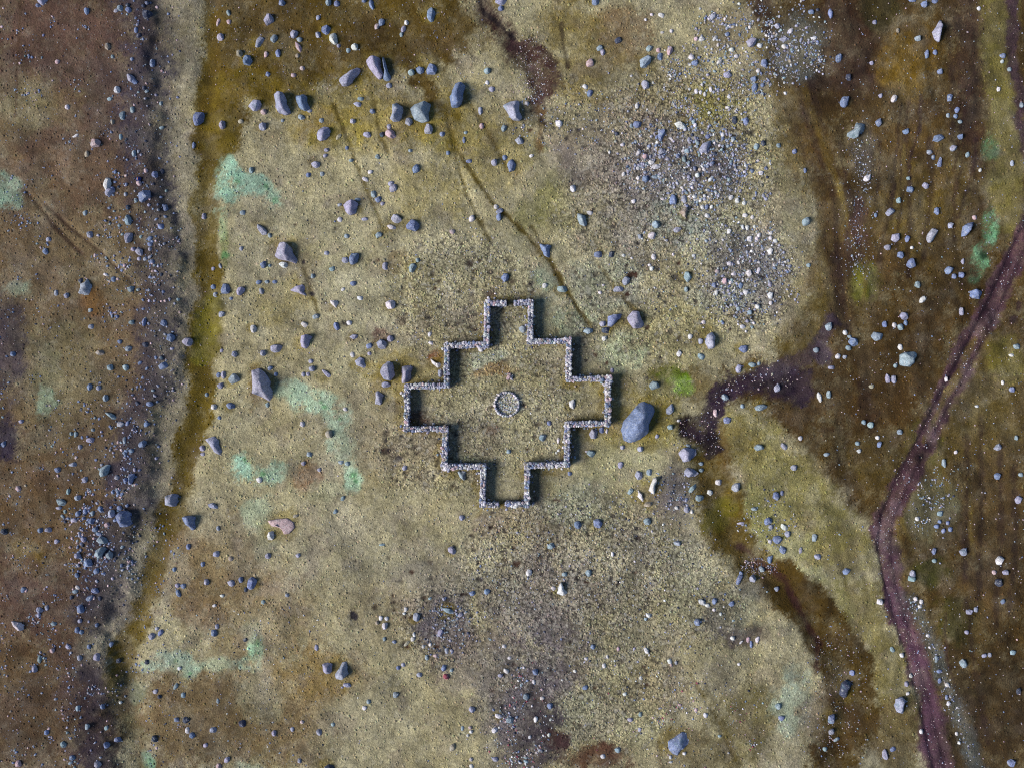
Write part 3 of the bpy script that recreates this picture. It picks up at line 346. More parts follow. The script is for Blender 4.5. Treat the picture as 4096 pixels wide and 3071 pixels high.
for e in [(1330, 330, 130, 110, (116, 106, 104), .6), (1420, 470, 110, 80, (122, 116, 112), .6), (1180, 1290, 130, 100, (110, 102, 100), .65), (1050, 1430, 100, 80, (118, 106, 96), .55), (930, 1250, 80, 60, (128, 120, 112), .5), (1300, 620, 90, 60, (128, 138, 122), .55), (1180, 700, 60, 60, (126, 138, 120), .5), (1450, 480, 60, 50, (124, 136, 124), .6), (1250, 1090, 90, 50, (128, 136, 116), .5),
          (790, 275, 130, 60, (138, 120, 48), .7), (600, 640, 60, 50, (138, 124, 66), .5), (900, 420, 110, 60, (140, 126, 64), .55), (870, 800, 70, 50, (136, 118, 50), .65), (1330, 880, 70, 60, (130, 116, 46), .6), (1060, 330, 90, 70, (134, 120, 62), .55), (1560, 270, 80, 50, (116, 110, 66), .5), (980, 720, 90, 60, (126, 116, 82), .5), (880, 950, 90, 90, (128, 112, 76), .55), (1380, 1330, 120, 80, (120, 114, 84), .5),
          (820, 430, 60, 120, (154, 146, 116), .5), (600, 560, 60, 80, (156, 150, 120), .5), (780, 640, 80, 60, (156, 150, 122), .5), (1130, 560, 80, 60, (154, 150, 122), .5), (1350, 1000, 80, 50, (152, 148, 108), .5), (1080, 1230, 60, 50, (150, 146, 122), .45), (1560, 640, 60, 40, (148, 150, 130), .5), (1300, 240, 50, 50, (150, 140, 104), .5)]: ell(*e[:4], tuple(min(255, q * 1.05) for q in e[4]), e[5])
for e in [(450, 1560, 190, 110, (96, 80, 54), .8), (420, 1250, 80, 90, (116, 96, 64), .6), (620, 1600, 120, 60, (106, 90, 62), .6), (560, 1250, 80, 60, (126, 106, 74), .5), (740, 300, 60, 40, (148, 134, 58), .7), (690, 250, 50, 30, (134, 112, 58), .6), (860, 250, 60, 30, (146, 130, 54), .6), (960, 300, 50, 50, (136, 122, 56), .6), (1250, 150, 90, 90, (124, 110, 66), .55), (1020, 240, 60, 60, (132, 120, 70), .6),
          (1200, 1420, 90, 60, (98, 92, 96), .5), (1080, 1500, 60, 100, (104, 98, 100), .5), (1560, 1330, 60, 50, (86, 82, 88), .5), (1500, 330, 90, 60, (92, 88, 92), .5), (1650, 560, 50, 80, (100, 98, 102), .5)]: ell(*e)
line([(1165, 330), (1178, 420), (1140, 480)], 18, (112, 110, 56), .55, 20)
# mint-green salt and cushion patches
MINT = (150, 190, 164)
for e in [(495, 395, 30, 50, MINT, .95), (480, 445, 20, 30, MINT, .8), (545, 405, 40, 26, MINT, .85), (580, 430, 26, 28, (160, 196, 166), .9), (500, 350, 14, 16, MINT, .8), (485, 530, 10, 40, (120, 128, 70), .7), (480, 480, 10, 40, (154, 178, 136), .6),
          (640, 850, 36, 22, (168, 188, 158), .8), (690, 865, 46, 26, (166, 192, 162), .9), (735, 900, 30, 40, (166, 190, 160), .85), (740, 960, 28, 40, (166, 188, 158), .7), (762, 1030, 22, 30, (164, 192, 160), .85), (700, 1060, 40, 20, (162, 162, 126), .6),
          (520, 1000, 26, 30, (156, 194, 168), .95), (575, 1022, 34, 24, (162, 188, 158), .9), (560, 1110, 24, 40, (168, 180, 148), .7), (570, 1160, 20, 40, (154, 156, 126), .5),
          (322, 1440, 26, 14, (154, 178, 154), .8), (365, 1425, 28, 20, (160, 182, 160), .85), (405, 1450, 20, 18, (154, 178, 152), .8), (470, 1440, 40, 16, (162, 174, 142), .7), (535, 1440, 32, 16, (158, 184, 156), .8), (555, 1398, 18, 30, (152, 192, 156), .9), (545, 1360, 22, 26, (160, 162, 132), .6),
          (318, 1640, 16, 24, (120, 162, 132), .9), (300, 1500, 20, 24, (96, 106, 80), .6), (525, 1648, 30, 16, (156, 168, 142), .6), (560, 1500, 40, 60, (152, 148, 118), .5),
          (1710, 1520, 44, 70, (158, 172, 150), .75), (1600, 1305, 50, 50, (122, 126, 108), .6), (1225, 850, 30, 20, (152, 160, 130), .4), (1170, 600, 30, 20, (152, 178, 148), .5), (1240, 690, 40, 30, (158, 178, 148), .5), (1340, 760, 50, 40, (158, 174, 142), .5)]: ell(*e)
for (u, v, r) in [(510, 394, 7), (574, 404, 7), (592, 434, 9), (706, 878, 8), (697, 868, 5), (734, 888, 7), (738, 905, 6), (763, 1022, 9), (768, 1035, 6), (536, 992, 10), (528, 988, 6), (563, 1022, 7), (375, 1428, 6), (555, 1385, 7), (410, 1455, 5), (560, 1410, 5), (488, 552, 10)]:
    ell(u, v, r * .9, r * .8, (70, 134, 80), .7)
# east side: dark wet moor
poly([(1628, -300), (1630, 0), (1655, 120), (1690, 280), (1745, 440), (1772, 590), (1745, 690), (1665, 762), (1560, 800), (1545, 860), (1640, 868), (1690, 955), (1800, 1055), (1892, 1160), (1905, 1240), (1960, 1400), (2005, 1658), (2020, 1960), (2600, 1960), (2600, -300)], (70, 53, 21), 1, 30)
for e in [(1820, 100, 80, 110, (56, 36, 24), .75), (1760, 250, 60, 70, (60, 44, 18), .6), (2100, 160, 40, 200, (54, 38, 28), .7), (1945, 140, 55, 70, (106, 82, 20), .75), (1990, 80, 40, 60, (96, 74, 22), .6), (1960, 330, 70, 60, (86, 66, 28), .6), (1965, 460, 80, 90, (106, 88, 34), .6), (1900, 560, 60, 60, (84, 64, 36), .5),
          (2060, 430, 40, 120, (88, 72, 30), .6), (1900, 20, 40, 40, (50, 48, 18), .6), (1870, 860, 120, 80, (64, 46, 20), .6), (2060, 600, 60, 70, (74, 58, 22), .6), (1980, 700, 120, 60, (70, 52, 22), .5), (1880, 680, 60, 40, (72, 56, 18), .5),
          (1870, 610, 34, 46, (98, 100, 26), .7), (1900, 1000, 80, 60, (68, 56, 18), .6), (2120, 900, 80, 120, (88, 76, 34), .6), (2140, 1100, 60, 160, (80, 64, 38), .6), (2015, 1090, 55, 70, (100, 98, 72), .65), (2000, 960, 40, 50, (96, 92, 34), .6), (2010, 1230, 46, 34, (60, 62, 16), .75), (2065, 1330, 50, 50, (60, 60, 16), .65),
          (2130, 1280, 70, 80, (84, 66, 38), .6), (2130, 1560, 130, 120, (56, 44, 26), .7), (2060, 1480, 40, 80, (54, 46, 30), .5), (1780, 640, 30, 60, (84, 72, 26), .6), (1720, 740, 50, 40, (90, 76, 28), .6), (2180, 780, 40, 60, (102, 96, 40), .6)]: ell(*e)
line([(2160, -40), (2155, 100), (2172, 250), (2182, 350), (2160, 420), (2190, 470)], 26, (112, 104, 52), .8, 20)
line([(2178, -40), (2192, 100), (2204, 220), (2208, 330)], 8, (66, 48, 54), .85, 8)
line([(1652, -40), (1668, 90), (1690, 190), (1730, 300), (1772, 420), (1792, 520), (1812, 620), (1835, 700)], 6, (50, 33, 26), .6, 16)
for (o_, c_, r_, a_) in [(-26, (104, 88, 50), 7, .6), (-48, (122, 108, 70), 5, .5), (16, (84, 66, 26), 6, .5), (34, (52, 36, 26), 4, .6), (52, (96, 78, 30), 4, .4), (-12, (66, 50, 28), 4, .5), (70, (50, 35, 26), 3, .5)]:
    line([(1668 + o_, 90), (1690 + o_ * .9, 190), (1730 + o_ * .8, 300), (1772 + o_ * .7, 420), (1792 + o_ * .6, 520), (1812 + o_ * .4, 620), (1830 + o_ * .2, 690)], r_, c_, a_, r_ + 2)
line([(1690, 200), (1700, 330), (1730, 470), (1745, 600), (1720, 700)], 16, (112, 98, 62), .45, 26)
line([(1840, 540), (1830, 640), (1815, 700)], 14, (52, 36, 30), .6, 14)
line([(1805, 400), (1825, 460), (1850, 540)], 4, (112, 92, 24), .7); line([(1785, 300), (1805, 400)], 4, (84, 66, 24), .6)
for (a, b_) in [((1925, 380), (1900, 560)), ((1960, 380), (1965, 600)), ((2010, 300), (2000, 560)), ((2050, 60), (2060, 520)), ((2090, 940), (2080, 1250)), ((2120, 900), (2110, 1290)), ((2160, 960), (2150, 1350)), ((2190, 1000), (2180, 1330)), ((2080, 1290), (2130, 1600)), ((2100, 60), (2098, 420))]:
    line([a, ((a[0] + b_[0]) / 2 + 5, (a[1] + b_[1]) / 2), b_], 3, (46, 32, 24), .6, 5)
for k_ in range(26):
    q_ = random.Random(50 + k_); u0 = q_.uniform(1800, 2120); v0 = q_.uniform(150, 420) if k_ < 15 else q_.uniform(900, 1350); L_ = q_.uniform(90, 260); du = (1850 - u0) * .16 if k_ < 15 else q_.uniform(5, 40)
    line([(u0, v0), (u0 + du * .3 + q_.uniform(-6, 6), v0 + L_ * .4), (u0 + du * .75 + q_.uniform(-6, 6), v0 + L_ * .75), (u0 + du, v0 + L_)], q_.uniform(1.2, 2.4), q_.choice([(44, 30, 22), (50, 34, 30), (98, 82, 34)]), q_.uniform(.4, .75), 3)
ell(1722, 95, 52, 66, (88, 88, 78), .8); ell(1860, 330, 26, 60, (84, 78, 70), .6); ell(1855, 480, 22, 60, (80, 58, 56), .6)
for e in [(2138, 320, 18, 26, (72, 104, 66), .8), (2138, 490, 18, 36, (96, 148, 108), .95), (2118, 560, 22, 34, (102, 152, 108), .95), (2105, 595, 14, 18, (84, 116, 84), .7), (2125, 547, 11, 11, (36, 58, 34), .9)]: ell(*e)
# tongue of dry grass and the channel south-east
poly([(1560, 885), (1620, 872), (1690, 958), (1795, 1055), (1885, 1155), (1893, 1225), (1860, 1282), (1775, 1258), (1690, 1190), (1620, 1130), (1585, 1050), (1562, 950)], (128, 120, 70), .95, 22)
for e in [(1690, 1180, 70, 40, (152, 150, 98), .7), (1750, 1250, 60, 30, (150, 150, 104), .7), (1640, 1110, 50, 60, (142, 140, 86), .6), (1600, 950, 50, 60, (112, 98, 54), .6), (1820, 1190, 60, 50, (112, 102, 54), .5), (1700, 1050, 60, 50, (126, 120, 74), .5)]: ell(*e)
poly([(1830, 1265), (1892, 1262), (1940, 1400), (1990, 1600), (2000, 1900), (1890, 1900), (1895, 1500), (1855, 1400), (1790, 1300)], (116, 106, 60), .9, 22)
ell(1930, 1600, 60, 80, (84, 70, 44), .7); ell(1820, 1340, 24, 60, (132, 130, 80), .5)
line([(1528, 1000), (1560, 1080), (1590, 1180), (1640, 1240), (1715, 1285)], 32, (86, 70, 17), .97, 16)
line([(1690, 1275), (1745, 1310), (1790, 1385), (1835, 1460), (1850, 1530), (1820, 1600), (1790, 1700)], 50, (68, 52, 13), .98, 14)
ell(1790, 1560, 60, 80, (66, 48, 20), .7); ell(1560, 1110, 30, 30, (96, 92, 18), .6); ell(1830, 1490, 26, 26, (112, 96, 30), .5); ell(1800, 1560, 26, 36, (100, 88, 48), .5)
line([(1595, 1180), (1650, 1220), (1700, 1262), (1732, 1330), (1770, 1395), (1762, 1450)], 4, (54, 30, 24), .8, 6)
ell(1640, 1225, 30, 16, (60, 36, 26), .7)
line([(1520, 1480), (1560, 1560), (1600, 1650)], 5, (80, 70, 36), .5)
# mud pool and seep
ell(1430, 830, 50, 36, (84, 82, 22), .7); ell(1500, 840, 60, 40, (84, 68, 22), .7); ell(1458, 832, 22, 22, (112, 152, 8), 1.0); ell(1440, 815, 30, 14, (88, 104, 16), .8); ell(1445, 805, 22, 10, (74, 84, 18), .7); ell(1560, 960, 20, 60, (88, 66, 26), .6)
poly([(1452, 912), (1480, 888), (1535, 892), (1548, 925), (1562, 985), (1530, 995), (1485, 965), (1455, 940)], (26, 13, 17), .98, 10)
line([(1535, 905), (1545, 860), (1590, 822), (1650, 806), (1710, 805), (1725, 850)], 20, (44, 30, 42), .95, 10)
ell(1690, 830, 44, 26, (46, 31, 42), .9); ell(1495, 935, 22, 16, (46, 32, 46), .6)
line([(1650, 800), (1745, 762), (1800, 700)], 10, (58, 46, 60), .7, 8); ell(1768, 768, 20, 18, (66, 52, 66), .9)
line([(1870, 840), (1880, 930)], 10, (48, 34, 26), .5, 10)
# seep at the top
line([(1040, -20), (1055, 40), (1100, 85), (1140, 120)], 14, (54, 32, 30), .85, 16); line([(1135, 120), (1165, 150), (1172, 185)], 34, (52, 30, 32), .9, 14); line([(1165, 190), (1158, 235)], 14, (58, 36, 34), .85, 14)
ell(1150, 150, 14, 12, (96, 76, 78), .6); line([(1166, 240), (1170, 320)], 6, (88, 60, 22), .75, 8)
line([(1030, -20), (1046, 28), (1110, 80)], 4, (22, 15, 16), .9, 4); line([(1213, 50), (1217, 95), (1228, 145)], 3, (58, 48, 36), .8, 4)
# cart track
TRACK = [(2290, 380), (2211, 520), (2160, 640), (2110, 740), (2060, 830), (2000, 950), (1950, 1040), (1918, 1120), (1912, 1180), (1922, 1250), (1948, 1340), (1972, 1420), (2000, 1510), (2030, 1658), (2070, 1850)]
line(TRACK, 21, (82, 58, 63), .96, 8)
line([(u - 13, v - 5) for u, v in TRACK[1:]], 5, (54, 34, 42), .7, 6); line([(u + 14, v + 5) for u, v in TRACK[1:]], 5, (58, 38, 44), .65, 6)
line(TRACK[8:], 12, (84, 58, 72), .7, 8); line(TRACK[3:6], 4, (92, 76, 34), .8, 5)
for (u, v, a, b_) in [(1930, 1190, 18, 12), (2005, 965, 10, 16), (2045, 900, 8, 20), (2020, 930, 8, 8), (1960, 1060, 8, 22), (1990, 985, 14, 10), (2190, 690, 8, 10), (2203, 665, 8, 12)]: ell(u, v, a, b_, (44, 26, 34), .75)
for (u, v) in [(2090, 800), (2015, 935), (1925, 1130), (1905, 1150), (2150, 690), (1935, 1095)]: ell(u, v, 14, 18, (112, 92, 96), .5)
line([(1962, 1290), (1990, 1350), (2025, 1430), (2062, 1530), (2105, 1658)], 9, (88, 92, 86), .6, 14)
# footpaths across the plain
PATHS = [([(962, 250), (992, 330), (1060, 430), (1130, 500), (1190, 570), (1240, 650), (1278, 712)], 4.5), ([(790, 165), (812, 230), (825, 300), (840, 330)], 3), ([(722, 220), (760, 320), (785, 400), (830, 500)], 3), ([(968, 260), (985, 340), (1010, 420), (1060, 520)], 3),
         ([(655, 580), (680, 650), (692, 690)], 3), ([(1000, 200), (1060, 300), (1100, 370)], 3), ([(1150, 490), (1180, 540), (1215, 610), (1270, 700)], 3), ([(1280, 560), (1330, 620), (1380, 680)], 2.5), ([(1490, 1460), (1540, 1540), (1590, 1640)], 3)]
for k_, (p, r) in enumerate(PATHS): line(p, r * .8, (84, 72, 26), .95 if k_ == 0 else .75, 3.5)
line([(865, 145), (920, 195), (965, 245)], 9, (70, 54, 14), .85, 12); line([(965, 240), (985, 320)], 10, (112, 96, 30), .6, 12)
# around and inside the enclosure
for e in [(1095, 870, 190, 190, (132, 128, 98), .45), (1094, 873, 26, 26, (168, 168, 150), .8), (1045, 778, 34, 20, (146, 150, 126), .8), (1062, 803, 36, 13, (132, 106, 68), .75), (905, 905, 26, 12, (88, 58, 42), .7), (945, 768, 16, 15, (108, 66, 38), .85), (820, 722, 22, 16, (78, 46, 40), .85), (868, 690, 13, 15, (84, 68, 58), .8), (1060, 930, 14, 12, (100, 72, 54), .7),
          (1190, 970, 20, 14, (146, 140, 110), .8), (1215, 985, 20, 10, (118, 84, 44), .7), (1100, 1088, 12, 6, (108, 80, 44), .7), (940, 960, 50, 30, (118, 104, 82), .5), (1060, 640, 16, 16, (62, 44, 48), .8), (550, 830, 16, 34, (88, 60, 36), .85), (205, 650, 26, 26, (108, 78, 40), .7),
          (860, 570, 20, 20, (120, 96, 62), .5), (720, 330, 40, 30, (140, 128, 80), .4), (630, 550, 50, 40, (138, 124, 66), .4), (835, 800, 46, 40, (134, 118, 56), .5), (1330, 770, 0.1, 0.1, (0, 0, 0), 0), (900, 620, 60, 60, (140, 130, 88), .4), (1020, 985, 30, 12, (132, 146, 118), .6)]: ell(*e)

WALLS_PX = [  # centre lines of the two halves of the enclosure wall, photograph pixels
    [(2028, 1212), (1948, 1212), (1945, 1379), (1788, 1382), (1785, 1541), (1627, 1547), (1625, 1716), (1781, 1715), (1777, 1868), (1932, 1865), (1929, 2020), (1995, 2020)],
    [(2054, 1211), (2124, 1210), (2121, 1366), (2277, 1362), (2275, 1517), (2436, 1513), (2432, 1694), (2271, 1697), (2268, 1856), (2110, 1862), (2108, 2020), (2022, 2017)]]
for w in WALLS_PX:
    line([(x / 1.8526 - 5, y / 1.8526 + 2) for x, y in w], 7, (116, 98, 32), .6, 9)

def seg_dist(U, V, pts):
    best = np.full(U.shape, 1e9, np.float32)
    for (a, b_) in zip(pts[:-1], pts[1:]):
        dx, dy = b_[0] - a[0], b_[1] - a[1]; L2 = dx * dx + dy * dy + 1e-9
        t = np.clip(((U - a[0]) * dx + (V - a[1]) * dy) / L2, 0, 1)
        best = np.minimum(best, (U - a[0] - t * dx) ** 2 + (V - a[1] - t * dy) ** 2)
    return np.sqrt(best)
def inside(U, V, pts):
    r = np.zeros(U.shape, bool); n = len(pts)
    for i in range(n):
        (x1, y1), (x2, y2) = pts[i], pts[(i + 1) % n]
        if y1 == y2: continue
        c = ((y1 > V) != (y2 > V)) & (U < (x2 - x1) * (V - y1) / (y2 - y1) + x1)
        r ^= c
    return r
def sstep(x): x = np.clip(x, 0, 1); return x * x * (3 - 2 * x)
def zone_mask(z, U, V):
    if z[0] == 'P':
        dd = seg_dist(U, V, list(z[1]) + [z[1][0]]); s = np.where(inside(U, V, z[1]), dd, -dd)
        return sstep(s / (2 * z[2]) + 0.5)
    if z[0] == 'L':
        dd = seg_dist(U, V, z[1]); return 1 - sstep((dd - z[2] + z[5] * .5) / (2 * z[5]) + 0.0)
    q = np.sqrt(((U - z[1]) / z[3]) ** 2 + ((V - z[2]) / z[4]) ** 2)
    return 1 - sstep((q - 0.55) / 0.9)
def zone_box(z):
    if z[0] == 'E': return z[1] - 1.6 * z[3] - 30, z[1] + 1.6 * z[3] + 30, z[2] - 1.6 * z[4] - 30, z[2] + 1.6 * z[4] + 30
    m = (2 * z[2] if z[0] == 'P' else z[2] + 2 * z[5]) + 30; P = np.array(z[1])
    return P[:, 0].min() - m, P[:, 0].max() + m, P[:, 1].min() - m, P[:, 1].max() + m

# grid: fine over the picture and a margin, then stretching to the horizon
STEP = 0.135
def axis(half):
    a = list(np.arange(-half, half + 1e-6, STEP)); k = STEP; ext = [half]
    while ext[-1] < 900: k *= 1.22; ext.append(ext[-1] + k)
    ext = ext[1:]
    return np.array([-e for e in ext[::-1]] + a + ext)
AX, AY = axis(51.0), axis(39.6)
GX, GY = np.meshgrid(AX, AY)
U = (GX / OV + 1105.5).astype(np.float32); V = (829.0 - GY / OV).astype(np.float32)
# ragged borders: the sketch lines wander with a two-scale noise
WU = U + 26 * fbm(GX, GY, 4.0, 3, 11) + 9 * fbm(GX, GY, 0.6, 3, 21)
WV = V + 26 * fbm(GX, GY, 4.0, 3, 31) + 9 * fbm(GX, GY, 0.6, 3, 41)
GRAIN = 1.1 * fbm(GX, GY, 0.8, 2, 61) + 0.9 * (RNG.random(GX.shape).astype(np.float32) - .5) + 0.8 * fbm(GX, GY, 2.6, 2, 67)
GREEN = fbm(GX, GY, 1.1, 4, 401, .65)
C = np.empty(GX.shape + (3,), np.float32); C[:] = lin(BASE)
def apply_zone(C, z):
    c, a = (z[5], z[6]) if z[0] == 'E' else (z[3], z[4])
    thin = (z[0] == 'L' and z[2] < 6) or (z[0] == 'E' and z[3] < 20)
    A, B = ((U * .65 + WU * .35), (V * .65 + WV * .35)) if thin else (WU, WV)
    x0, x1, y0, y1 = zone_box(z)
    iy = np.where((V[:, 0] > y0) & (V[:, 0] < y1))[0]; ix = np.where((U[0] > x0) & (U[0] < x1))[0]
    if len(iy) == 0 or len(ix) == 0: return
    s = np.s_[iy[0]:iy[-1] + 1, ix[0]:ix[-1] + 1]
    m = zone_mask(z, A[s], B[s])
    if c[1] > c[0] + 12 and a < 1: m = m * np.clip(.85 + 1.2 * GREEN[s], .3, 1.05)
    m = np.clip(m + GRAIN[s] * 3.2 * m * (1 - m), 0, 1); m = (m * a * (1 + .25 * GRAIN[s]))[..., None]; m = np.clip(m, 0, 1)
    C[s] = C[s] * (1 - m) + lin(c).astype(np.float32) * m
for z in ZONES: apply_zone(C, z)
# moss and damp turf hugging the larger rocks
for (x, y, rw) in ROCK_HALO:
    u, v = x / OV + 1105.5, 829.0 - y / OV
    if 470 < u < 1680: apply_zone(C, ('E', u - rw / OV * .12, v, rw / OV * .62, rw / OV * .58, (118, 102, 36), .55))
# slow and quick drift of tone and hue in turf and soil
def band(f, lo, hi): return sstep((f - lo) / (hi - lo))[..., None]
for (scale, seed, c, amt) in [(3.2, 201, (120, 104, 46), .30), (2.4, 211, (172, 166, 142), .34), (2.0, 221, (112, 96, 98), .42), (5.5, 225, (116, 112, 116), .30), (1.1, 231, (92, 84, 56), .30), (0.9, 241, (160, 156, 134), .26)]:
    f = fbm(GX, GY, scale, 4, seed, .6); m = band(f, .12, .42) * amt
    C = C * (1 - m) + (lin(c).astype(np.float32) * .5 + C * .5) * m * np.clip(C.mean(-1, keepdims=True) / .16, .25, 1.2) + C * m * (1 - np.clip(C.mean(-1, keepdims=True) / .16, .25, 1.2))
lum = C.mean(-1, keepdims=True); k_ = .05 * sstep((lum - .09) / .10); C = C * (1 - k_) + lin((154, 154, 128)).astype(np.float32) * k_
moor = sstep((U - 1700) / 140)
C *= (1 + .50 * fbm(GX, GY, 1.8, 4, 251, .6) + .22 * fbm(GX, GY, 0.55, 2, 261, .7) + .55 * moor * fbm(GX + .16 * GY + 2.2 * fbm(GX, GY, 9.0, 2, 275), GY * .22, 0.7, 3, 271, .6))[..., None]
C[..., 2] = C[..., 2] * (1 + .0 * C[..., 0]) + .002
C = np.clip(C, .004, .8)

# burnt-out hollows and bare pits between the tufts
PITS = []
pr = random.Random(3)
for (u, v, a, b_, n_) in [(1010, 640, 150, 130, 60), (930, 980, 110, 90, 40), (1200, 1180, 220, 110, 60), (1400, 560, 160, 200, 60), (1480, 330, 160, 120, 40), (1095, 870, 120, 120, 22), (940, 1330, 140, 90, 30), (1250, 1480, 220, 120, 40), (1230, 250, 100, 70, 24), (1620, 640, 90, 90, 24), (1370, 760, 120, 60, 20), (800, 560, 200, 160, 18), (740, 1250, 220, 100, 14)]:
    for _ in range(n_):
        r_ = math.sqrt(pr.random()); t_ = pr.uniform(0, 6.283); PITS.append((u + a * r_ * math.cos(t_), v + b_ * r_ * math.sin(t_), pr.uniform(2.6, 5.2) * (1.6 if pr.random() < .12 else 1)))
for (u, v, r_) in PITS: apply_zone(C, ('E', u, v, r_ * pr.uniform(.8, 1.4), r_ * pr.uniform(.7, 1.1), pr.choice([(52, 42, 40), (66, 46, 38), (44, 40, 46), (58, 54, 52)]), pr.uniform(.6, .95)))
# relief
def near(pts, r, q=(U, V)): return np.exp(-(seg_dist(q[0], q[1], pts) / r) ** 2)
BANK = [(-200, 300), (30, 305), (140, 335), (330, 330), (480, 345), (720, 362), (820, 356), (900, 320), (1010, 300), (1100, 296), (1210, 250), (1320, 225), (1450, 222), (1640, 225), (1900, 200)]
bx = np.interp(V, [p[0] for p in BANK], [p[1] for p in BANK])
H = 0.62 / (1 + np.exp(-(bx + 16 + 44 * fbm(GX, GY, 3.6, 4, 77, .6) - U) / 10.0)) - 0.28 * np.exp(-(np.maximum(0, U - bx - 18) / 70.0) ** 2) * (U > bx - 400)
H -= 0.34 * near([(462, -60), (452, 100), (446, 330), (446, 600), (450, 750), (436, 900), (408, 965), (395, 1050), (362, 1130), (333, 1230), (298, 1330), (266, 1420), (288, 1560), (310, 1700)], 26)
calm = 1 - 0.85 * np.exp(-((U - 1095) ** 2 + (V - 870) ** 2) / 260.0 ** 2)
H += calm * (0.30 * fbm(GX, GY, 9.0, 3, 101)) + 0.10 * calm * fbm(GX, GY, 1.6, 3, 111)
H -= 0.12 * near([(1652, -40), (1690, 190), (1772, 420), (1812, 620), (1835, 700)], 26)
H -= 0.40 * near([(1500, 925), (1530, 950)], 36) + 0.22 * near([(1540, 890), (1590, 822), (1650, 806), (1720, 840)], 24)
H -= 0.42 * near([(1528, 1000), (1590, 1180), (1715, 1285), (1790, 1385), (1845, 1500), (1800, 1700)], 34)
H -= 0.20 * near([(1050, 30), (1140, 120), (1170, 180), (1160, 235)], 20)
H -= 0.12 * near(TRACK, 22) - 0.0
H -= 0.10 * near([(u - 13, v - 5) for u, v in TRACK], 5) + 0.09 * near([(u + 14, v + 5) for u, v in TRACK], 5)
for p, r in PATHS: H -= 0.045 * near(p, r * 1.3)
for (u, v, r_) in PITS:
    iy = np.where(np.abs(V[:, 0] - v) < r_ * 3)[0]; ix = np.where(np.abs(U[0] - u) < r_ * 3)[0]
    if len(iy) and len(ix):
        s_ = np.s_[iy[0]:iy[-1] + 1, ix[0]:ix[-1] + 1]; H[s_] -= .10 * np.exp(-((U[s_] - u) ** 2 + (V[s_] - v) ** 2) / r_ ** 2)
H -= 0.10 * near([(60, 415), (180, 550)], 4) + 0.10 * near([(85, 430), (220, 545), (290, 612)], 4)
H += 0.05 * fbm(GX, GY, 0.45, 2, 131) * (0.6 + 0.4 * calm)
far = np.clip((np.maximum(np.abs(GX) - 51, np.abs(GY) - 39.6)) / 100, 0, 1); H *= 1 - far
def ground_z(x, y):
    i = np.clip(np.searchsorted(AX, x) - 1, 0, len(AX) - 2); j = np.clip(np.searchsorted(AY, y) - 1, 0, len(AY) - 2)
    fx = (x - AX[i]) / (AX[i + 1] - AX[i]); fy = (y - AY[j]) / (AY[j + 1] - AY[j])
    return (H[j, i] * (1 - fx) + H[j, i + 1] * fx) * (1 - fy) + (H[j + 1, i] * (1 - fx) + H[j + 1, i + 1] * fx) * fy

# where the stony, tufted ground shows; where it is wet
SP = np.full(GX.shape, 0.28, np.float32)
for (u, v, a, b_, s) in [(1000, 640, 190, 160, .8), (1095, 870, 200, 180, .75), (1250, 1230, 300, 190, 1.0), (1480, 350, 240, 260, 1.0), (1600, 590, 140, 160, 1.0), (950, 980, 150, 110, .8), (1380, 660, 220, 160, .75), (1330, 470, 160, 140, .8), (1250, 1480, 260, 200, .85), (960, 1350, 120, 120, .9), (1500, 1280, 120, 160, .8), (1220, 230, 140, 90, .5), (880, 560, 120, 120, .3), (640, 440, 120, 80, .2)]:
    q = np.sqrt(((WU - u) / a) ** 2 + ((WV - v) / b_) ** 2); SP = np.maximum(SP, s * (1 - sstep((q - .6) / .6)))
for pts, r in (([(462, -60), (446, 330), (450, 750), (408, 965), (333, 1230), (266, 1420)], 30), ([(1528, 1000), (1590, 1180), (1715, 1285), (1790, 1385), (1845, 1500), (1800, 1700)], 40), (TRACK, 30)):
    SP *= 1 - near(pts, r)
SP *= np.where(U > 1780, 0.35, 1.0) * np.clip(C.mean(-1) / .17, .0, 1)
WET = np.clip(near([(1500, 925), (1530, 950)], 36) + near([(1540, 890), (1590, 822), (1650, 806), (1720, 840)], 22), 0, 1)

# one surface, cut along natural borders into ground, strip, channel, pool and track; all share one material
idx = np.arange(GX.size).reshape(GX.shape)
quads = np.stack([idx[:-1, :-1], idx[:-1, 1:], idx[1:, 1:], idx[1:, :-1]], -1).reshape(-1, 4)
Uc, Vc = WU[:-1, :-1].ravel(), WV[:-1, :-1].ravel()
cls = np.zeros(len(quads), int)
cls[seg_dist(Uc, Vc, [(462, -900), (452, 100), (446, 330), (446, 600), (450, 750), (436, 900), (408, 965), (395, 1050), (362, 1130), (333, 1230), (298, 1330), (266, 1420), (268, 1490)]) < 22] = 1
cls[seg_dist(Uc, Vc, [(1528, 1000), (1560, 1080), (1590, 1180), (1640, 1240), (1745, 1300), (1790, 1385), (1835, 1460), (1850, 1530), (1820, 1600)]) < 32] = 2
cls[inside(Uc, Vc, [(1452, 912), (1480, 888), (1535, 880), (1545, 850), (1590, 805), (1710, 785), (1740, 850), (1640, 850), (1590, 850), (1555, 890), (1562, 985), (1530, 995), (1485, 965), (1455, 940)])] = 3
cls[seg_dist(Uc, Vc, TRACK) < 25] = 4
P = np.stack([GX.ravel(), GY.ravel(), H.ravel()], -1)
LABELS = ['tan turf and bare soil of the stony plain around the enclosure', 'narrow olive strip of damp grass running down the left side', 'olive grassy channel winding through the lower right', 'dark purple mud pool and seep right of the largest boulder', 'purple brown cart track with ruts down the right side']
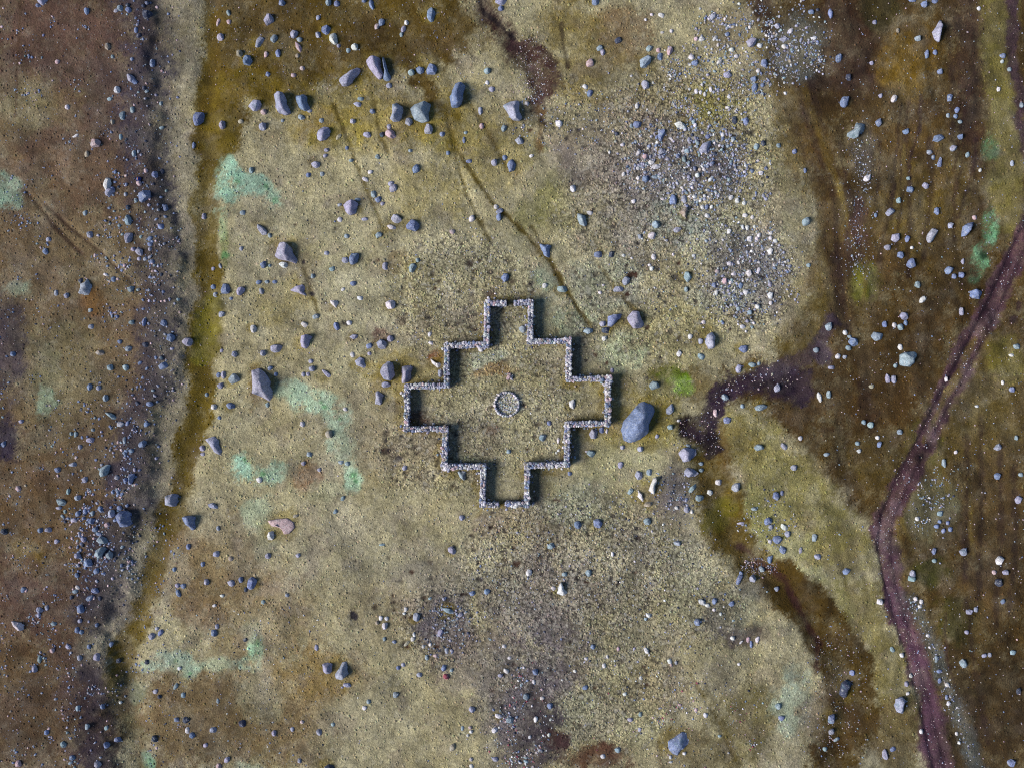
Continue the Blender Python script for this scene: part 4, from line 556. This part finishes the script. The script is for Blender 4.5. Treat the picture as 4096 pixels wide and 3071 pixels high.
for k, nm in enumerate(['ground', 'grass_strip', 'grass_channel', 'mud_pool', 'dirt_track']):
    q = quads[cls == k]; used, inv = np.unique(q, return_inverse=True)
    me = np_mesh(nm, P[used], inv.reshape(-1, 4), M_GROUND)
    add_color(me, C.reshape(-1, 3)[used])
    for an, arr in (('speck', SP), ('wet', WET)):
        at = me.attributes.new(an, 'FLOAT', 'POINT'); at.data.foreach_set('value', arr.ravel()[used].astype(np.float32))
    me.polygons.foreach_set('use_smooth', np.ones(len(q), bool))
    o = bpy.data.objects.new(nm, me); col.objects.link(o); tag(o, LABELS[k], nm.split('_')[-1], kind='structure')

# ------------------------------------------------------------------ rocks
def ico(sub):
    import bmesh
    bm = bmesh.new(); bmesh.ops.create_icosphere(bm, subdivisions=sub, radius=1.0)
    Vv = np.array([v.co[:] for v in bm.verts]); Ff = np.array([[v.index for v in f.verts] for f in bm.faces]); bm.free()
    return Vv, Ff
ICO = {k: ico(k) for k in (1, 2, 3, 4, 5)}
def n3(P, seed, k=5, f=2.0):
    """cheap smooth 3-D noise: a few random sine waves"""
    r = np.random.default_rng(seed); o = np.zeros(len(P))
    for i in range(k):
        w = r.normal(size=3) * f * (1 + 0.6 * i); o += np.sin(P @ w + r.random() * 6.28) / (1 + 0.7 * i)
    return o / k
def facet(P, seed, n, lo, hi, up=0.0):
    r = np.random.default_rng(seed)
    for i in range(n):
        nn = r.normal(size=3); nn[2] = abs(nn[2]) * (1 if r.random() < .75 else -1) + up; nn /= np.linalg.norm(nn)
        c = r.uniform(lo, hi); dd = P @ nn - c
        P = P - np.maximum(dd, 0)[:, None] * nn * 0.93
    return P
def sides(P, seed):
    """broken, steep flanks: an angular outline from above"""
    r = np.random.default_rng(seed + 9); t = r.uniform(0, 6.28)
    for i in range(r.integers(4, 7)):
        t += r.uniform(.7, 1.5); nn = np.array([math.cos(t), math.sin(t), r.uniform(.05, .35)]); nn /= np.linalg.norm(nn)
        P = P - np.maximum(P @ nn - r.uniform(.52, .82), 0)[:, None] * nn * .97
    return P
def lee(P, seed):
    """a broad break on one flank and a steeper one opposite, as frost-split blocks have"""
    r = np.random.default_rng(seed + 5)
    for nn, c in (((r.uniform(.8, 1.3), r.uniform(-.45, .45), .6), r.uniform(.36, .58)), ((-r.uniform(.5, .9), r.uniform(-.4, .4), .6), r.uniform(.62, .8)), ((r.uniform(-.25, .1), r.uniform(-.3, .3), 1.0), r.uniform(.6, .8))):
        nn = np.array(nn); nn /= np.linalg.norm(nn); P = P - np.maximum(P @ nn - c, 0)[:, None] * nn * .97
    return P
def unit_rock(sub, seed, nf=11, rough=.05):
    P, F = ICO[sub]; P = lee(sides(facet(P.copy(), seed, nf, .55, .9), seed), seed)
    P = P * (1 + rough * n3(P, seed + 1, 6, 2.6))[:, None]
    for a in (0, 1): P[:, a] -= (P[:, a].max() + P[:, a].min()) / 2; P[:, a] /= (P[:, a].max() - P[:, a].min()) / 2
    P[:, 2] /= np.abs(P[:, 2]).max()
    return P, F
UNIT3 = [unit_rock(3, 100 + k) for k in range(16)]
UNIT2 = [unit_rock(2, 300 + k, 9, .03) for k in range(14)]
UNIT1 = [unit_rock(1, 500 + k, 6, .10) for k in range(12)]
def share_mesh(name, PF, mat, smooth):
    me = np_mesh(name, PF[0], PF[1], mat); me.polygons.foreach_set('use_smooth', np.full(len(PF[1]), smooth)); me.update(); return me
def tint_col(t, rnd, jit=.12):
    c = lin(TINT[t]); return np.clip(c * (1 + rnd.uniform(-jit, jit)) * np.array([1 + rnd.uniform(-.05, .05) for _ in range(3)]), 0, .85)
RR = random.Random(5)

# --- large rocks, each with its own outline
from_landmarks = []
for k, (P_, tint, hr, short, label) in enumerate(BIGW):
    # centre that sees the whole outline; ray lengths by direction
    cx, cy = P_.mean(0); Q = P_ - (cx, cy)
    x, y = Q[:, 0], Q[:, 1]; area = 0.5 * abs(np.dot(x, np.roll(y, -1)) - np.dot(y, np.roll(x, -1))); mean_w = 2 * math.sqrt(area / math.pi)
    S, F = ICO[5 if mean_w > 2 else 4]
    th = np.arctan2(S[:, 1], S[:, 0]); R = np.full(len(S), 0.0)
    ct, st_ = np.cos(th), np.sin(th)
    for (a, b_) in zip(Q, np.roll(Q, -1, 0)):
        ex, ey = b_ - a; den = ct * ey - st_ * ex; den = np.where(np.abs(den) < 1e-9, 1e-9, den)
        t = (a[0] * ey - a[1] * ex) / den; s_ = (a[0] * st_ - a[1] * ct) / den
        ok = (t > 0) & (s_ >= -1e-6) & (s_ <= 1 + 1e-6); R = np.where(ok, np.maximum(R, t), R)
    R = np.where(R <= 0, mean_w / 2, R)
    hh = hr * mean_w * 0.95
    e = 3.4 if hr < .2 else 2.7
    rad = (1 - np.abs(S[:, 2]) ** e) ** (1 / e)
    Z = S[:, 2]
    X_, Y_ = ct * rad, st_ * rad
    if hr > .2:                      # frost-split top: planes cut the height, the outline stays
        r_ = np.random.default_rng(900 + k)
        cuts = [((r_.uniform(.7, 1.1), r_.uniform(-.4, .3), .62), r_.uniform(.42, .55)), ((-r_.uniform(.7, 1.1), r_.uniform(-.4, .4), .8), r_.uniform(.66, .8)), ((r_.uniform(-.2, .15), r_.uniform(-.3, .3), 1), r_.uniform(.62, .8))]
        cuts += [((math.cos(q), math.sin(q), r_.uniform(.5, 1.1)), r_.uniform(.62, .85)) for q in r_.uniform(0, 6.28, 5)]
        for nn, c_ in cuts:
            nn = np.array(nn) / np.linalg.norm(nn); Z = np.minimum(Z, np.maximum((c_ - nn[0] * X_ - nn[1] * Y_) / nn[2], -.25))
    V3 = np.stack([X_ * R, Y_ * R, Z * hh], -1)
    big = n3(V3 / mean_w, 40 + k, 6, 5.0); fine = n3(V3 / mean_w, 80 + k, 8, 14.0)
    V3[:, :2] *= (1.02 + .05 * big + .04 * fine)[:, None]; V3[:, 2] *= 1 + .20 * big + .16 * fine
    gz = float(ground_z(cx, cy))
    me = np_mesh('boulder', V3, F, M_ROCK); me.polygons.foreach_set('use_smooth', np.ones(len(F), bool)); me.update()
    o = bpy.data.objects.new('boulder', me); col.objects.link(o); o.location = (cx, cy, gz + hh * (.15 if hr > .2 else .1))
    o.color = (*tint_col(tint, RR, .08), 1)
    tag(o, label, 'boulder', 'large boulders')
    if short: from_landmarks.append((short, cx, cy, mean_w))
from_landmarks += [('the stone ring', *px2w(2027, 1616), 2.3)]

# --- the others: the larger ones are boulders, then the 300 largest stones; what is left joins the loose pebbles
rest = sorted(SMALL, key=lambda s: -s[2] * s[3])
boulders = [s for s in rest if max(s[2], s[3]) >= 80 * ZM]; others = [s for s in rest if max(s[2], s[3]) < 80 * ZM]
stones, tiny = others[:290], others[290:]
ME3 = [share_mesh('boulder', u, M_ROCK, False) for u in UNIT3]; ME2 = [share_mesh('stone', u, M_ROCK, False) for u in UNIT2]
def describe(items, kind):
    out = []; seen = {}
    for s in items:
        x, y, w, h, a, t = s
        asp = max(w, h) / min(w, h); shape = 'long' if asp > 1.6 else ('oval' if asp > 1.22 else 'round'); m = math.sqrt(w * h)
        size = ('big' if m > 1.0 else 'squat') if kind == 'boulder' else ('medium' if m > .58 else 'small')
        lm = min(from_landmarks, key=lambda L: (L[1] - x) ** 2 + (L[2] - y) ** 2)
        dx, dy = x - lm[1], y - lm[2]; D = math.hypot(dx, dy)
        side = ('right of' if dx > 0 else 'left of') if abs(dx) > abs(dy) else ('above' if dy > 0 else 'below')
        key = f'{size} {TINT_WORD[t]} {shape} {kind}', f'{side} {lm[0]}'
        seen.setdefault(key, []).append((D, len(out))); out.append(None)
    ORD = ['', 'second ', 'third ', 'fourth ', 'fifth ', 'sixth ', 'seventh ', 'eighth ', 'ninth ', 'tenth ', 'eleventh ', 'twelfth ']
    for (a_, b_), L in seen.items():
        L.sort()
        for r_, (D, i) in enumerate(L):
            out[i] = f'{a_} {b_}' if len(L) == 1 else f'{a_}, {ORD[min(r_, 11)]}nearest {b_}'
    return out
def place(items, kind, meshes, group, sink):
    labels = describe(items, kind)
    for s, lab in zip(items, labels):
        x, y, w, h, a, t = s
        o = bpy.data.objects.new(kind, RR.choice(meshes)); col.objects.link(o)
        hz = RR.uniform(.85, 1.2) * min(w, h) * .5
        o.scale = (w / 2 * 1.03, h / 2 * 1.03, hz); o.rotation_euler = (0, 0, a)
        o.location = (x, y, float(ground_z(x, y)) + hz * sink)
        o.color = (*tint_col(t, RR), 1)
        tag(o, lab, kind, group)
place(boulders, 'boulder', ME3, 'large boulders', .16)
place(stones, 'stone', ME2, 'loose stones on the plain', .16)

# ------------------------------------------------------------------ loose pebbles: far too many to count
PV, PF, PC = [], [], []; nv = 0
def add_peb(x, y, z, w, h, hz, a, c, unit):
    global nv
    P, F = unit; ca, sa = math.cos(a), math.sin(a)
    X = P[:, 0] * w; Y = P[:, 1] * h
    PV.append(np.stack([x + X * ca - Y * sa, y + X * sa + Y * ca, z + P[:, 2] * hz], -1)); PF.append(F + nv); PC.append(np.repeat(c[None], len(P), 0)); nv += len(P)
def flush(name, label, cat, parent=None, part=False):
    global nv
    me = np_mesh(name, np.concatenate(PV), np.concatenate(PF), M_PEB); add_color(me, np.concatenate(PC))
    o = bpy.data.objects.new(name, me); col.objects.link(o)
    if parent is not None: o.parent = parent
    tag(o, label, cat, kind='stuff'); PV.clear(); PF.clear(); PC.clear(); nv = 0
    return o
for s in tiny:
    x, y, w, h, a, t = s; hz = RR.uniform(.55, .85) * min(w, h) * .5
    add_peb(x, y, float(ground_z(x, y)) + hz * .35, w / 2, h / 2, hz, a, tint_col(t, RR), RR.choice(UNIT2))
MIX = {'scree': 'wwllllttbbdg', 'moor': 'ppgglltb', 'bank': 'bbbdltp', 'plain': 'lltwgbdd', 'track': 'ppwlg', 'pool': 'pgld', 'mixed': 'wwplbdtr', 'dark': 'ddbtl', 'turf': 'ggltwd'}
def scatter(n, area, smin, smax, mix):
    knots = []
    for _ in range(n):
        if area[0] == 'E':
            r_ = math.sqrt(RR.random()) * (1 if RR.random() < .8 else 1.25); t_ = RR.uniform(0, 2 * math.pi)
            u, v = area[1] + area[3] * r_ * math.cos(t_), area[2] + area[4] * r_ * math.sin(t_)
        elif area[0] == 'L':
            i = RR.randrange(len(area[1]) - 1); (a0, b0), (a1, b1) = area[1][i], area[1][i + 1]; f = RR.random()
            u, v = a0 + (a1 - a0) * f + RR.gauss(0, area[2]), b0 + (b1 - b0) * f + RR.gauss(0, area[2])
        else: u, v = RR.uniform(area[1], area[3]), RR.uniform(area[2], area[4])
        if mix in ('scree', 'bank', 'mixed', 'dark') and area[0] != 'L':   # stones gather in drifts
            if len(knots) < max(4, n // 22): knots.append((u, v, RR.uniform(4, 24)))
            elif RR.random() < .72: k_ = RR.choice(knots); u, v = k_[0] + RR.gauss(0, k_[2]), k_[1] + RR.gauss(0, k_[2])
        x, y = ov2w(u, v)
        if abs(x) > 50 or abs(y) > 39: continue
        s = (smin + (smax - smin) * RR.random() ** 2.6) * OV / 2; w = s * RR.uniform(.75, 1.35); h = s * RR.uniform(.7, 1.05); hz = min(w, h) * RR.uniform(.5, .9)
        add_peb(x, y, float(ground_z(x, y)) + hz * .3, w, h, hz, RR.uniform(0, 3.14), tint_col(RR.choice(MIX[mix]), RR, .25), RR.choice(UNIT1))
for n, area, a, b_, mix in [
    (420, ('E', 1590, 110, 95, 110), 2.5, 8, 'scree'), (620, ('E', 1720, 100, 66, 84), 2, 7.5, 'scree'), (300, ('E', 1560, 180, 110, 80), 2, 7, 'scree'), (900, ('E', 1480, 345, 150, 85), 2, 10, 'scree'), (500, ('E', 1490, 350, 160, 90), 2, 5, 'dark'), (300, ('E', 1610, 590, 90, 100), 2, 5, 'dark'), (200, ('E', 1590, 110, 95, 110), 2, 5, 'dark'), (320, ('E', 1560, 410, 110, 80), 2.5, 8, 'scree'), (640, ('E', 1620, 595, 90, 105), 2, 8, 'scree'),
    (380, ('E', 1470, 230, 190, 140), 2, 7, 'scree'), (350, ('E', 1520, 560, 170, 150), 2, 6, 'plain'), (260, ('E', 1210, 260, 110, 70), 2, 5, 'plain'), (900, ('R', 1780, 0, 2211, 900), 1.5, 4, 'moor'), (650, ('R', 1780, 900, 2211, 1658), 1.5, 4.5, 'moor'),
    (380, ('L', [(1852, 290), (1865, 400), (1850, 520), (1858, 600)], 15), 1.5, 4.5, 'scree'), (500, ('L', TRACK[1:], 12), 1.2, 3.5, 'track'), (230, ('L', [(1962, 1290), (1990, 1350), (2025, 1430), (2062, 1530), (2105, 1658)], 10), 1.6, 5.5, 'scree'),
    (2200, ('R', -60, 0, 390, 1658), 1.5, 6, 'bank'), (260, ('R', 130, 860, 310, 1270), 3, 9, 'bank'), (200, ('R', 230, 350, 360, 700), 3, 8, 'bank'), (220, ('R', -40, 1000, 240, 1658), 2.5, 7, 'moor'), (900, ('R', -60, 0, 390, 1658), 1.5, 3.5, 'moor'), (520, ('L', [(290, 0), (325, 130), (312, 330), (335, 480), (345, 640), (352, 820), (300, 900), (275, 1010), (265, 1120), (225, 1220)], 26), 2.5, 8, 'bank'),
    (300, ('R', 150, 880, 300, 1250), 2, 8, 'bank'), (700, ('E', 1300, 1290, 300, 230), 2, 6, 'plain'), (420, ('E', 1130, 1560, 60, 120), 2, 7, 'mixed'), (260, ('E', 965, 1350, 55, 65), 2, 7, 'dark'), (170, ('E', 1455, 1060, 45, 50), 2, 6, 'dark'), (120, ('E', 1330, 1290, 0.1, 0.1), 0.1, 0.2, 'dark'),
    (170, ('E', 1510, 940, 50, 50), 1.5, 4, 'pool'), (150, ('L', [(1540, 880), (1590, 822), (1650, 806), (1720, 830)], 16), 1.8, 5, 'pool'), (240, ('E', 1150, 150, 40, 70), 1.5, 3.5, 'track'), (900, ('R', 450, 350, 1500, 1658), 1.5, 4, 'plain'), (400, ('R', 440, 0, 1050, 200), 1.3, 4, 'moor'), (400, ('E', 1000, 640, 170, 150), 1.8, 4, 'turf'),
    (400, ('E', 1095, 870, 160, 160), 1.6, 3.6, 'turf'), (500, ('E', 1250, 1180, 240, 120), 1.8, 4, 'turf'), (200, ('L', [(446, 0), (446, 600), (436, 900), (333, 1230), (270, 1420)], 14), 1.2, 3, 'moor'), (300, ('R', 300, 1300, 700, 1658), 1.5, 4.5, 'plain'), (300, ('E', 1480, 1560, 250, 90), 1.8, 5.5, 'mixed'), (300, ('E', 1800, 1500, 70, 150), 1.3, 4, 'moor'), (160, ('E', 1640, 1225, 40, 20), 1.8, 5, 'pool'),
    (150, ('E', 1660, 1130, 60, 60), 2, 6, 'plain'), (160, ('E', 2010, 1090, 45, 60), 2, 6, 'scree')]:
    scatter(n, area, a, b_, mix)
for wpx in WALLS_PX:
    for (a, b_) in zip(wpx[:-1], wpx[1:]):
        for _ in range(int(math.hypot(a[0] - b_[0], a[1] - b_[1]) / 16)):
            f = RR.random(); sd = RR.choice((-1, 1)); dx, dy = (b_[0] - a[0]), (b_[1] - a[1]); L_ = math.hypot(dx, dy); o_ = sd * (13 + abs(RR.gauss(0, 6)))
            x, y = px2w(a[0] + dx * f - dy / L_ * o_, a[1] + dy * f + dx / L_ * o_); s = RR.uniform(.05, .13)
            add_peb(x, y, float(ground_z(x, y)) + s * .25, s * 1.2, s, s * .75, RR.uniform(0, 3), tint_col(RR.choice('llwwtgbd'), RR, .2), RR.choice(UNIT1))
flush('pebbles', 'countless pale, pink and slate pebbles strewn across the ground', 'pebbles')

# ------------------------------------------------------------------ low cushions of turf and cushion plants, uncountable
def cushions(n):
    tr = np.random.default_rng(91)
    u = tr.uniform(-20, 2231, n * 4); v = tr.uniform(-20, 1678, n * 4)
    x = (u - 1105.5) * OV; y = (829 - v) * OV
    i = np.clip(np.searchsorted(AX, x), 0, len(AX) - 1); j = np.clip(np.searchsorted(AY, y), 0, len(AY) - 1)
    keep = tr.random(n * 4) < np.clip(.10 + .75 * SP[j, i], 0, 1) * (WET[j, i] < .2)
    x, y, i, j = x[keep][:n], y[keep][:n], i[keep][:n], j[keep][:n]; m = len(x)
    t = np.arange(6) * math.pi / 3
    base = np.concatenate([np.stack([np.cos(t), np.sin(t), np.full(6, -.25)], -1), np.stack([.72 * np.cos(t + .4), .72 * np.sin(t + .4), np.full(6, .62)], -1), [[0, 0, 1.0]]])
    F = []
    for k in range(6):
        k2 = (k + 1) % 6; F += [(k, k2, 6 + k), (k2, 6 + k2, 6 + k), (6 + k, 6 + k2, 12)]
    s = .045 + .085 * tr.random(m) ** 1.6
    P = base[None] * (1 + .35 * (tr.random((m, 13, 1)) - .5)) * np.stack([s, s * tr.uniform(.7, 1.2, m), s * tr.uniform(.32, .62, m)], -1)[:, None]
    a = tr.uniform(0, 6.28, m); ca, sa = np.cos(a)[:, None], np.sin(a)[:, None]
    X = P[..., 0] * ca - P[..., 1] * sa + x[:, None]; Y = P[..., 0] * sa + P[..., 1] * ca + y[:, None]; Z = P[..., 2] + H[j, i][:, None]
    V_ = np.stack([X, Y, Z], -1).reshape(-1, 3); F_ = (np.array(F)[None] + 13 * np.arange(m)[:, None, None]).reshape(-1, 3)
    col_ = C[j, i] * tr.uniform(.86, 1.34, (m, 1)) * tr.uniform(.92, 1.08, (m, 3))
    me = np_mesh('turf_cushions', V_, F_, M_TURF); add_color(me, np.repeat(np.clip(col_, 0, .7), 13, 0))
    o = bpy.data.objects.new('turf_cushions', me); col.objects.link(o); tag(o, 'low uneven cushions of dry turf covering the plain', 'turf', kind='stuff')
cushions(36000)

# ------------------------------------------------------------------ the stepped-cross enclosure: two dry-stone wall halves
WALL_H, WALL_T = 1.0, 0.47
K = (CAM_H - WALL_H) / CAM_H          # the survey followed the wall tops; bring them down to plan
M_CORE = plain_mat('rubble_core', (112, 110, 126), .95)
WSTONE = [share_mesh('stone', u, M_ROCK, False) for u in UNIT1]
WR = random.Random(21)
def wall_tint():
    t = WR.choice('lllwwwwlbtpgd'); c = tint_col(t, WR, .22); return np.clip(c, 0, .85)
for wi, wpx in enumerate(WALLS_PX):
    corners = [np.array(px2w(*p)) * K for p in wpx]; pts = []; is_corner = []
    for a, b_ in zip(corners[:-1], corners[1:]):
        n_ = max(2, int(np.linalg.norm(b_ - a) / .85)); q_ = np.array([-(b_ - a)[1], (b_ - a)[0]]) / np.linalg.norm(b_ - a)
        for i in range(n_):
            pts.append(a + (b_ - a) * i / n_ + (q_ * WR.uniform(-.035, .035) if i else np.array([WR.uniform(-.03, .03), WR.uniform(-.03, .03)]))); is_corner.append(i == 0)
    pts.append(corners[-1]); is_corner.append(True); is_corner[0] = False; is_corner[-1] = False
    sag = [WR.uniform(-.05, .03) for _ in pts]; wid = [WR.uniform(.92, 1.08) for _ in pts]
    root = bpy.data.objects.new('stone_wall', None); col.objects.link(root)
    ox, oy = pts[0]; root.location = (ox, oy, float(ground_z(ox, oy))); base = np.array([ox, oy, root.location.z])
    tag(root, ['left half of the stepped-cross dry-stone wall, between the two gaps', 'right half of the stepped-cross dry-stone wall, between the two gaps'][wi], 'wall', 'stepped-cross enclosure')
    # core: one closed strip with mitred corners
    nrm = []
    for i in range(len(pts)):
        ds = []
        if i > 0: ds.append((pts[i] - pts[i - 1]) / np.linalg.norm(pts[i] - pts[i - 1]))
        if i < len(pts) - 1: ds.append((pts[i + 1] - pts[i]) / np.linalg.norm(pts[i + 1] - pts[i]))
        ns = [np.array([-q[1], q[0]]) for q in ds]; m = sum(ns); m = m / np.linalg.norm(m); nrm.append(m / max(.3, float(m @ ns[0])))
    hw = WALL_T / 2 - .07; top = WALL_H - .07; cv, cf = [], []
    for p, q, sg in zip(pts, nrm, sag):
        for (s, z) in ((-1, -.15), (-1, top + sg), (1, top + sg), (1, -.15)): cv.append((p[0] + q[0] * s * hw - base[0], p[1] + q[1] * s * hw - base[1], z))
    for i in range(len(pts) - 1):
        a = 4 * i
        for k in range(3): cf.append((a + k, a + k + 1, a + k + 5, a + k + 4))
    cf += [(0, 3, 2, 1), (4 * len(pts) - 4, 4 * len(pts) - 3, 4 * len(pts) - 2, 4 * len(pts) - 1)]
    mesh_obj('core', cv, cf, M_CORE, root)
    # stones: capping course on top, courses down both faces
    tops = []
    for i in range(len(pts) - 1):
        a, b_ = pts[i], pts[i + 1]; L = np.linalg.norm(b_ - a); dv = (b_ - a) / L; nv_ = np.array([-dv[1], dv[0]])
        s0 = -WALL_T / 2 if is_corner[i] else 0; s1 = L + (WALL_T / 2 if is_corner[i + 1] else 0); T_ = WALL_T * wid[i]; sg = (sag[i] + sag[i + 1]) / 2
        placed = []; tries = 0; want = int((s1 - s0) * WALL_T / .0225) + 1
        while len(placed) < want and tries < want * 14:
            tries += 1; big = tries < want * 5
            ss = WR.uniform(s0 + .03, s1 - .03); off = WR.uniform(-T_ / 2 + .06, T_ / 2 - .06); rad = WR.uniform(.085, .17) if big else WR.uniform(.05, .085)
            if any((ss - q[0]) ** 2 + (off - q[1]) ** 2 < (.78 * (rad + q[2])) ** 2 for q in placed): continue
            placed.append((ss, off, rad)); c = a + dv * ss + nv_ * off; e_ = WR.uniform(.85, 1.3)
            tops.append((c[0], c[1], WALL_H - .05 + sg + WR.uniform(-.035, .045), rad * e_ * 1.1, rad / e_ * 1.1, WR.uniform(.06, .10), WR.uniform(0, 3.14)))
        for side in (-1, 1):
            z = .06
            while z < WALL_H - .12 + sg:
                hgt = WR.uniform(.14, .22); s = s0 if (i % 2 == 0) else s0 + .1
                while s < s1 - .05:
                    w = WR.uniform(.16, .36); w = min(w, s1 - s)
                    c = a + dv * (s + w / 2) + nv_ * side * (T_ / 2 - .10 + WR.uniform(-.02, .03))
                    add_peb(c[0] - base[0], c[1] - base[1], z + hgt / 2, w * .54, WR.uniform(.09, .14), hgt * .56, math.atan2(dv[1], dv[0]) + WR.uniform(-.12, .12), wall_tint(), WR.choice(UNIT1)); s += w
                z += hgt
    order = sorted(range(len(tops)), key=lambda i: -tops[i][3] * tops[i][4])
    for r_, i in enumerate(order):
        x, y, z, w, h, hz, an = tops[i]; c = wall_tint()
        if r_ < 300:
            o = bpy.data.objects.new('stone', WR.choice(WSTONE)); col.objects.link(o); o.parent = root
            o.location = (x - base[0], y - base[1], z); o.scale = (w, h, hz); o.rotation_euler = (WR.uniform(-.15, .15), WR.uniform(-.15, .15), an); o.color = (*c, 1)
        else: add_peb(x - base[0], y - base[1], z, w, h, hz, an, c, WR.choice(UNIT1))
    flush('wall_stones', None, None, root)

# ------------------------------------------------------------------ stone ring in the middle
cx, cy = px2w(2027, 1616); gz = float(ground_z(cx, cy))
ring = bpy.data.objects.new('stone_ring', None); col.objects.link(ring); ring.location = (cx, cy, gz)
tag(ring, 'round ring of white kerb stones at the centre of the enclosure', 'stone ring')
th = 0.0
while th < 2 * math.pi - .08:
    w = min(WR.uniform(.16, .34), (2 * math.pi - th) * 1.04); c = tint_col(WR.choice('wwwwwl'), WR, .08)
    o = bpy.data.objects.new('kerb_stone', WR.choice(ME2)); col.objects.link(o); o.parent = ring; a = th + w / 2.08
    r_ = 1.05 + WR.uniform(-.02, .02); o.location = (r_ * math.cos(a), r_ * math.sin(a), .12); o.scale = (WR.uniform(.12, .15), w * .54, .26); o.rotation_euler = (0, 0, a); o.color = (*c, 1); th += w / 1.04
for _ in range(170):
    r_, t_ = .93 * math.sqrt(WR.random()), WR.uniform(0, 6.283); s = WR.uniform(.03, .09)
    add_peb(r_ * math.cos(t_), r_ * math.sin(t_), float(ground_z(cx + r_ * math.cos(t_), cy + r_ * math.sin(t_))) - gz + .02, s * WR.uniform(.8, 1.3), s, s * .8, WR.uniform(0, 3), tint_col(WR.choice('ggttwwl'), WR, .2), WR.choice(UNIT1))
flush('gravel_bed', None, None, ring)

# small cairn of pink stones above the ring
cx, cy = px2w(2038, 1507)
cairn = bpy.data.objects.new('cairn', None); col.objects.link(cairn); cairn.location = (cx, cy, float(ground_z(cx, cy)))
tag(cairn, 'small heap of pinkish white stones just above the stone ring', 'cairn')
for (x, y, z, s) in [(-.16, -.14, .1, .16), (-.05, .05, .16, .17), (.12, -.02, .2, .17), (.05, .2, .12, .13), (.2, -.16, .09, .13), (-.12, .28, .08, .1), (.02, -.04, .38, .15), (.24, .08, .1, .12)]:
    o = bpy.data.objects.new('stone', WR.choice(ME2)); col.objects.link(o); o.parent = cairn
    o.location = (x, y, z); o.scale = (s, s * .8, s * .75); o.rotation_euler = (WR.uniform(-.4, .4), WR.uniform(-.4, .4), WR.uniform(0, 3)); o.color = (*tint_col(WR.choice('pwl'), WR, .08), 1)

# a scrap of blue plastic with an orange stripe caught against a pink stone
x, y = tile2w(0, 0, 1207, 1553); z = float(ground_z(x, y))
bag = bpy.data.objects.new('plastic_bag', None); col.objects.link(bag); bag.location = (x, y, z)
tag(bag, 'crumpled dark blue plastic scrap with an orange stripe on the left bank', 'litter')
P, F = unit_rock(3, 777, 14, .16)
me = np_mesh('sack', P * np.array([.24, .2, .13]) + np.array([0, 0, .1]), F, plain_mat('blue_plastic', (22, 34, 104), .4)); o = bpy.data.objects.new('sack', me); col.objects.link(o); o.parent = bag
ob = o
me = np_mesh('stripe', P * np.array([.055, .15, .136]) + np.array([-.02, -.01, .112]), F, plain_mat('orange_plastic', (240, 150, 40), .4)); o = bpy.data.objects.new('stripe', me); col.objects.link(o); o.parent = bag
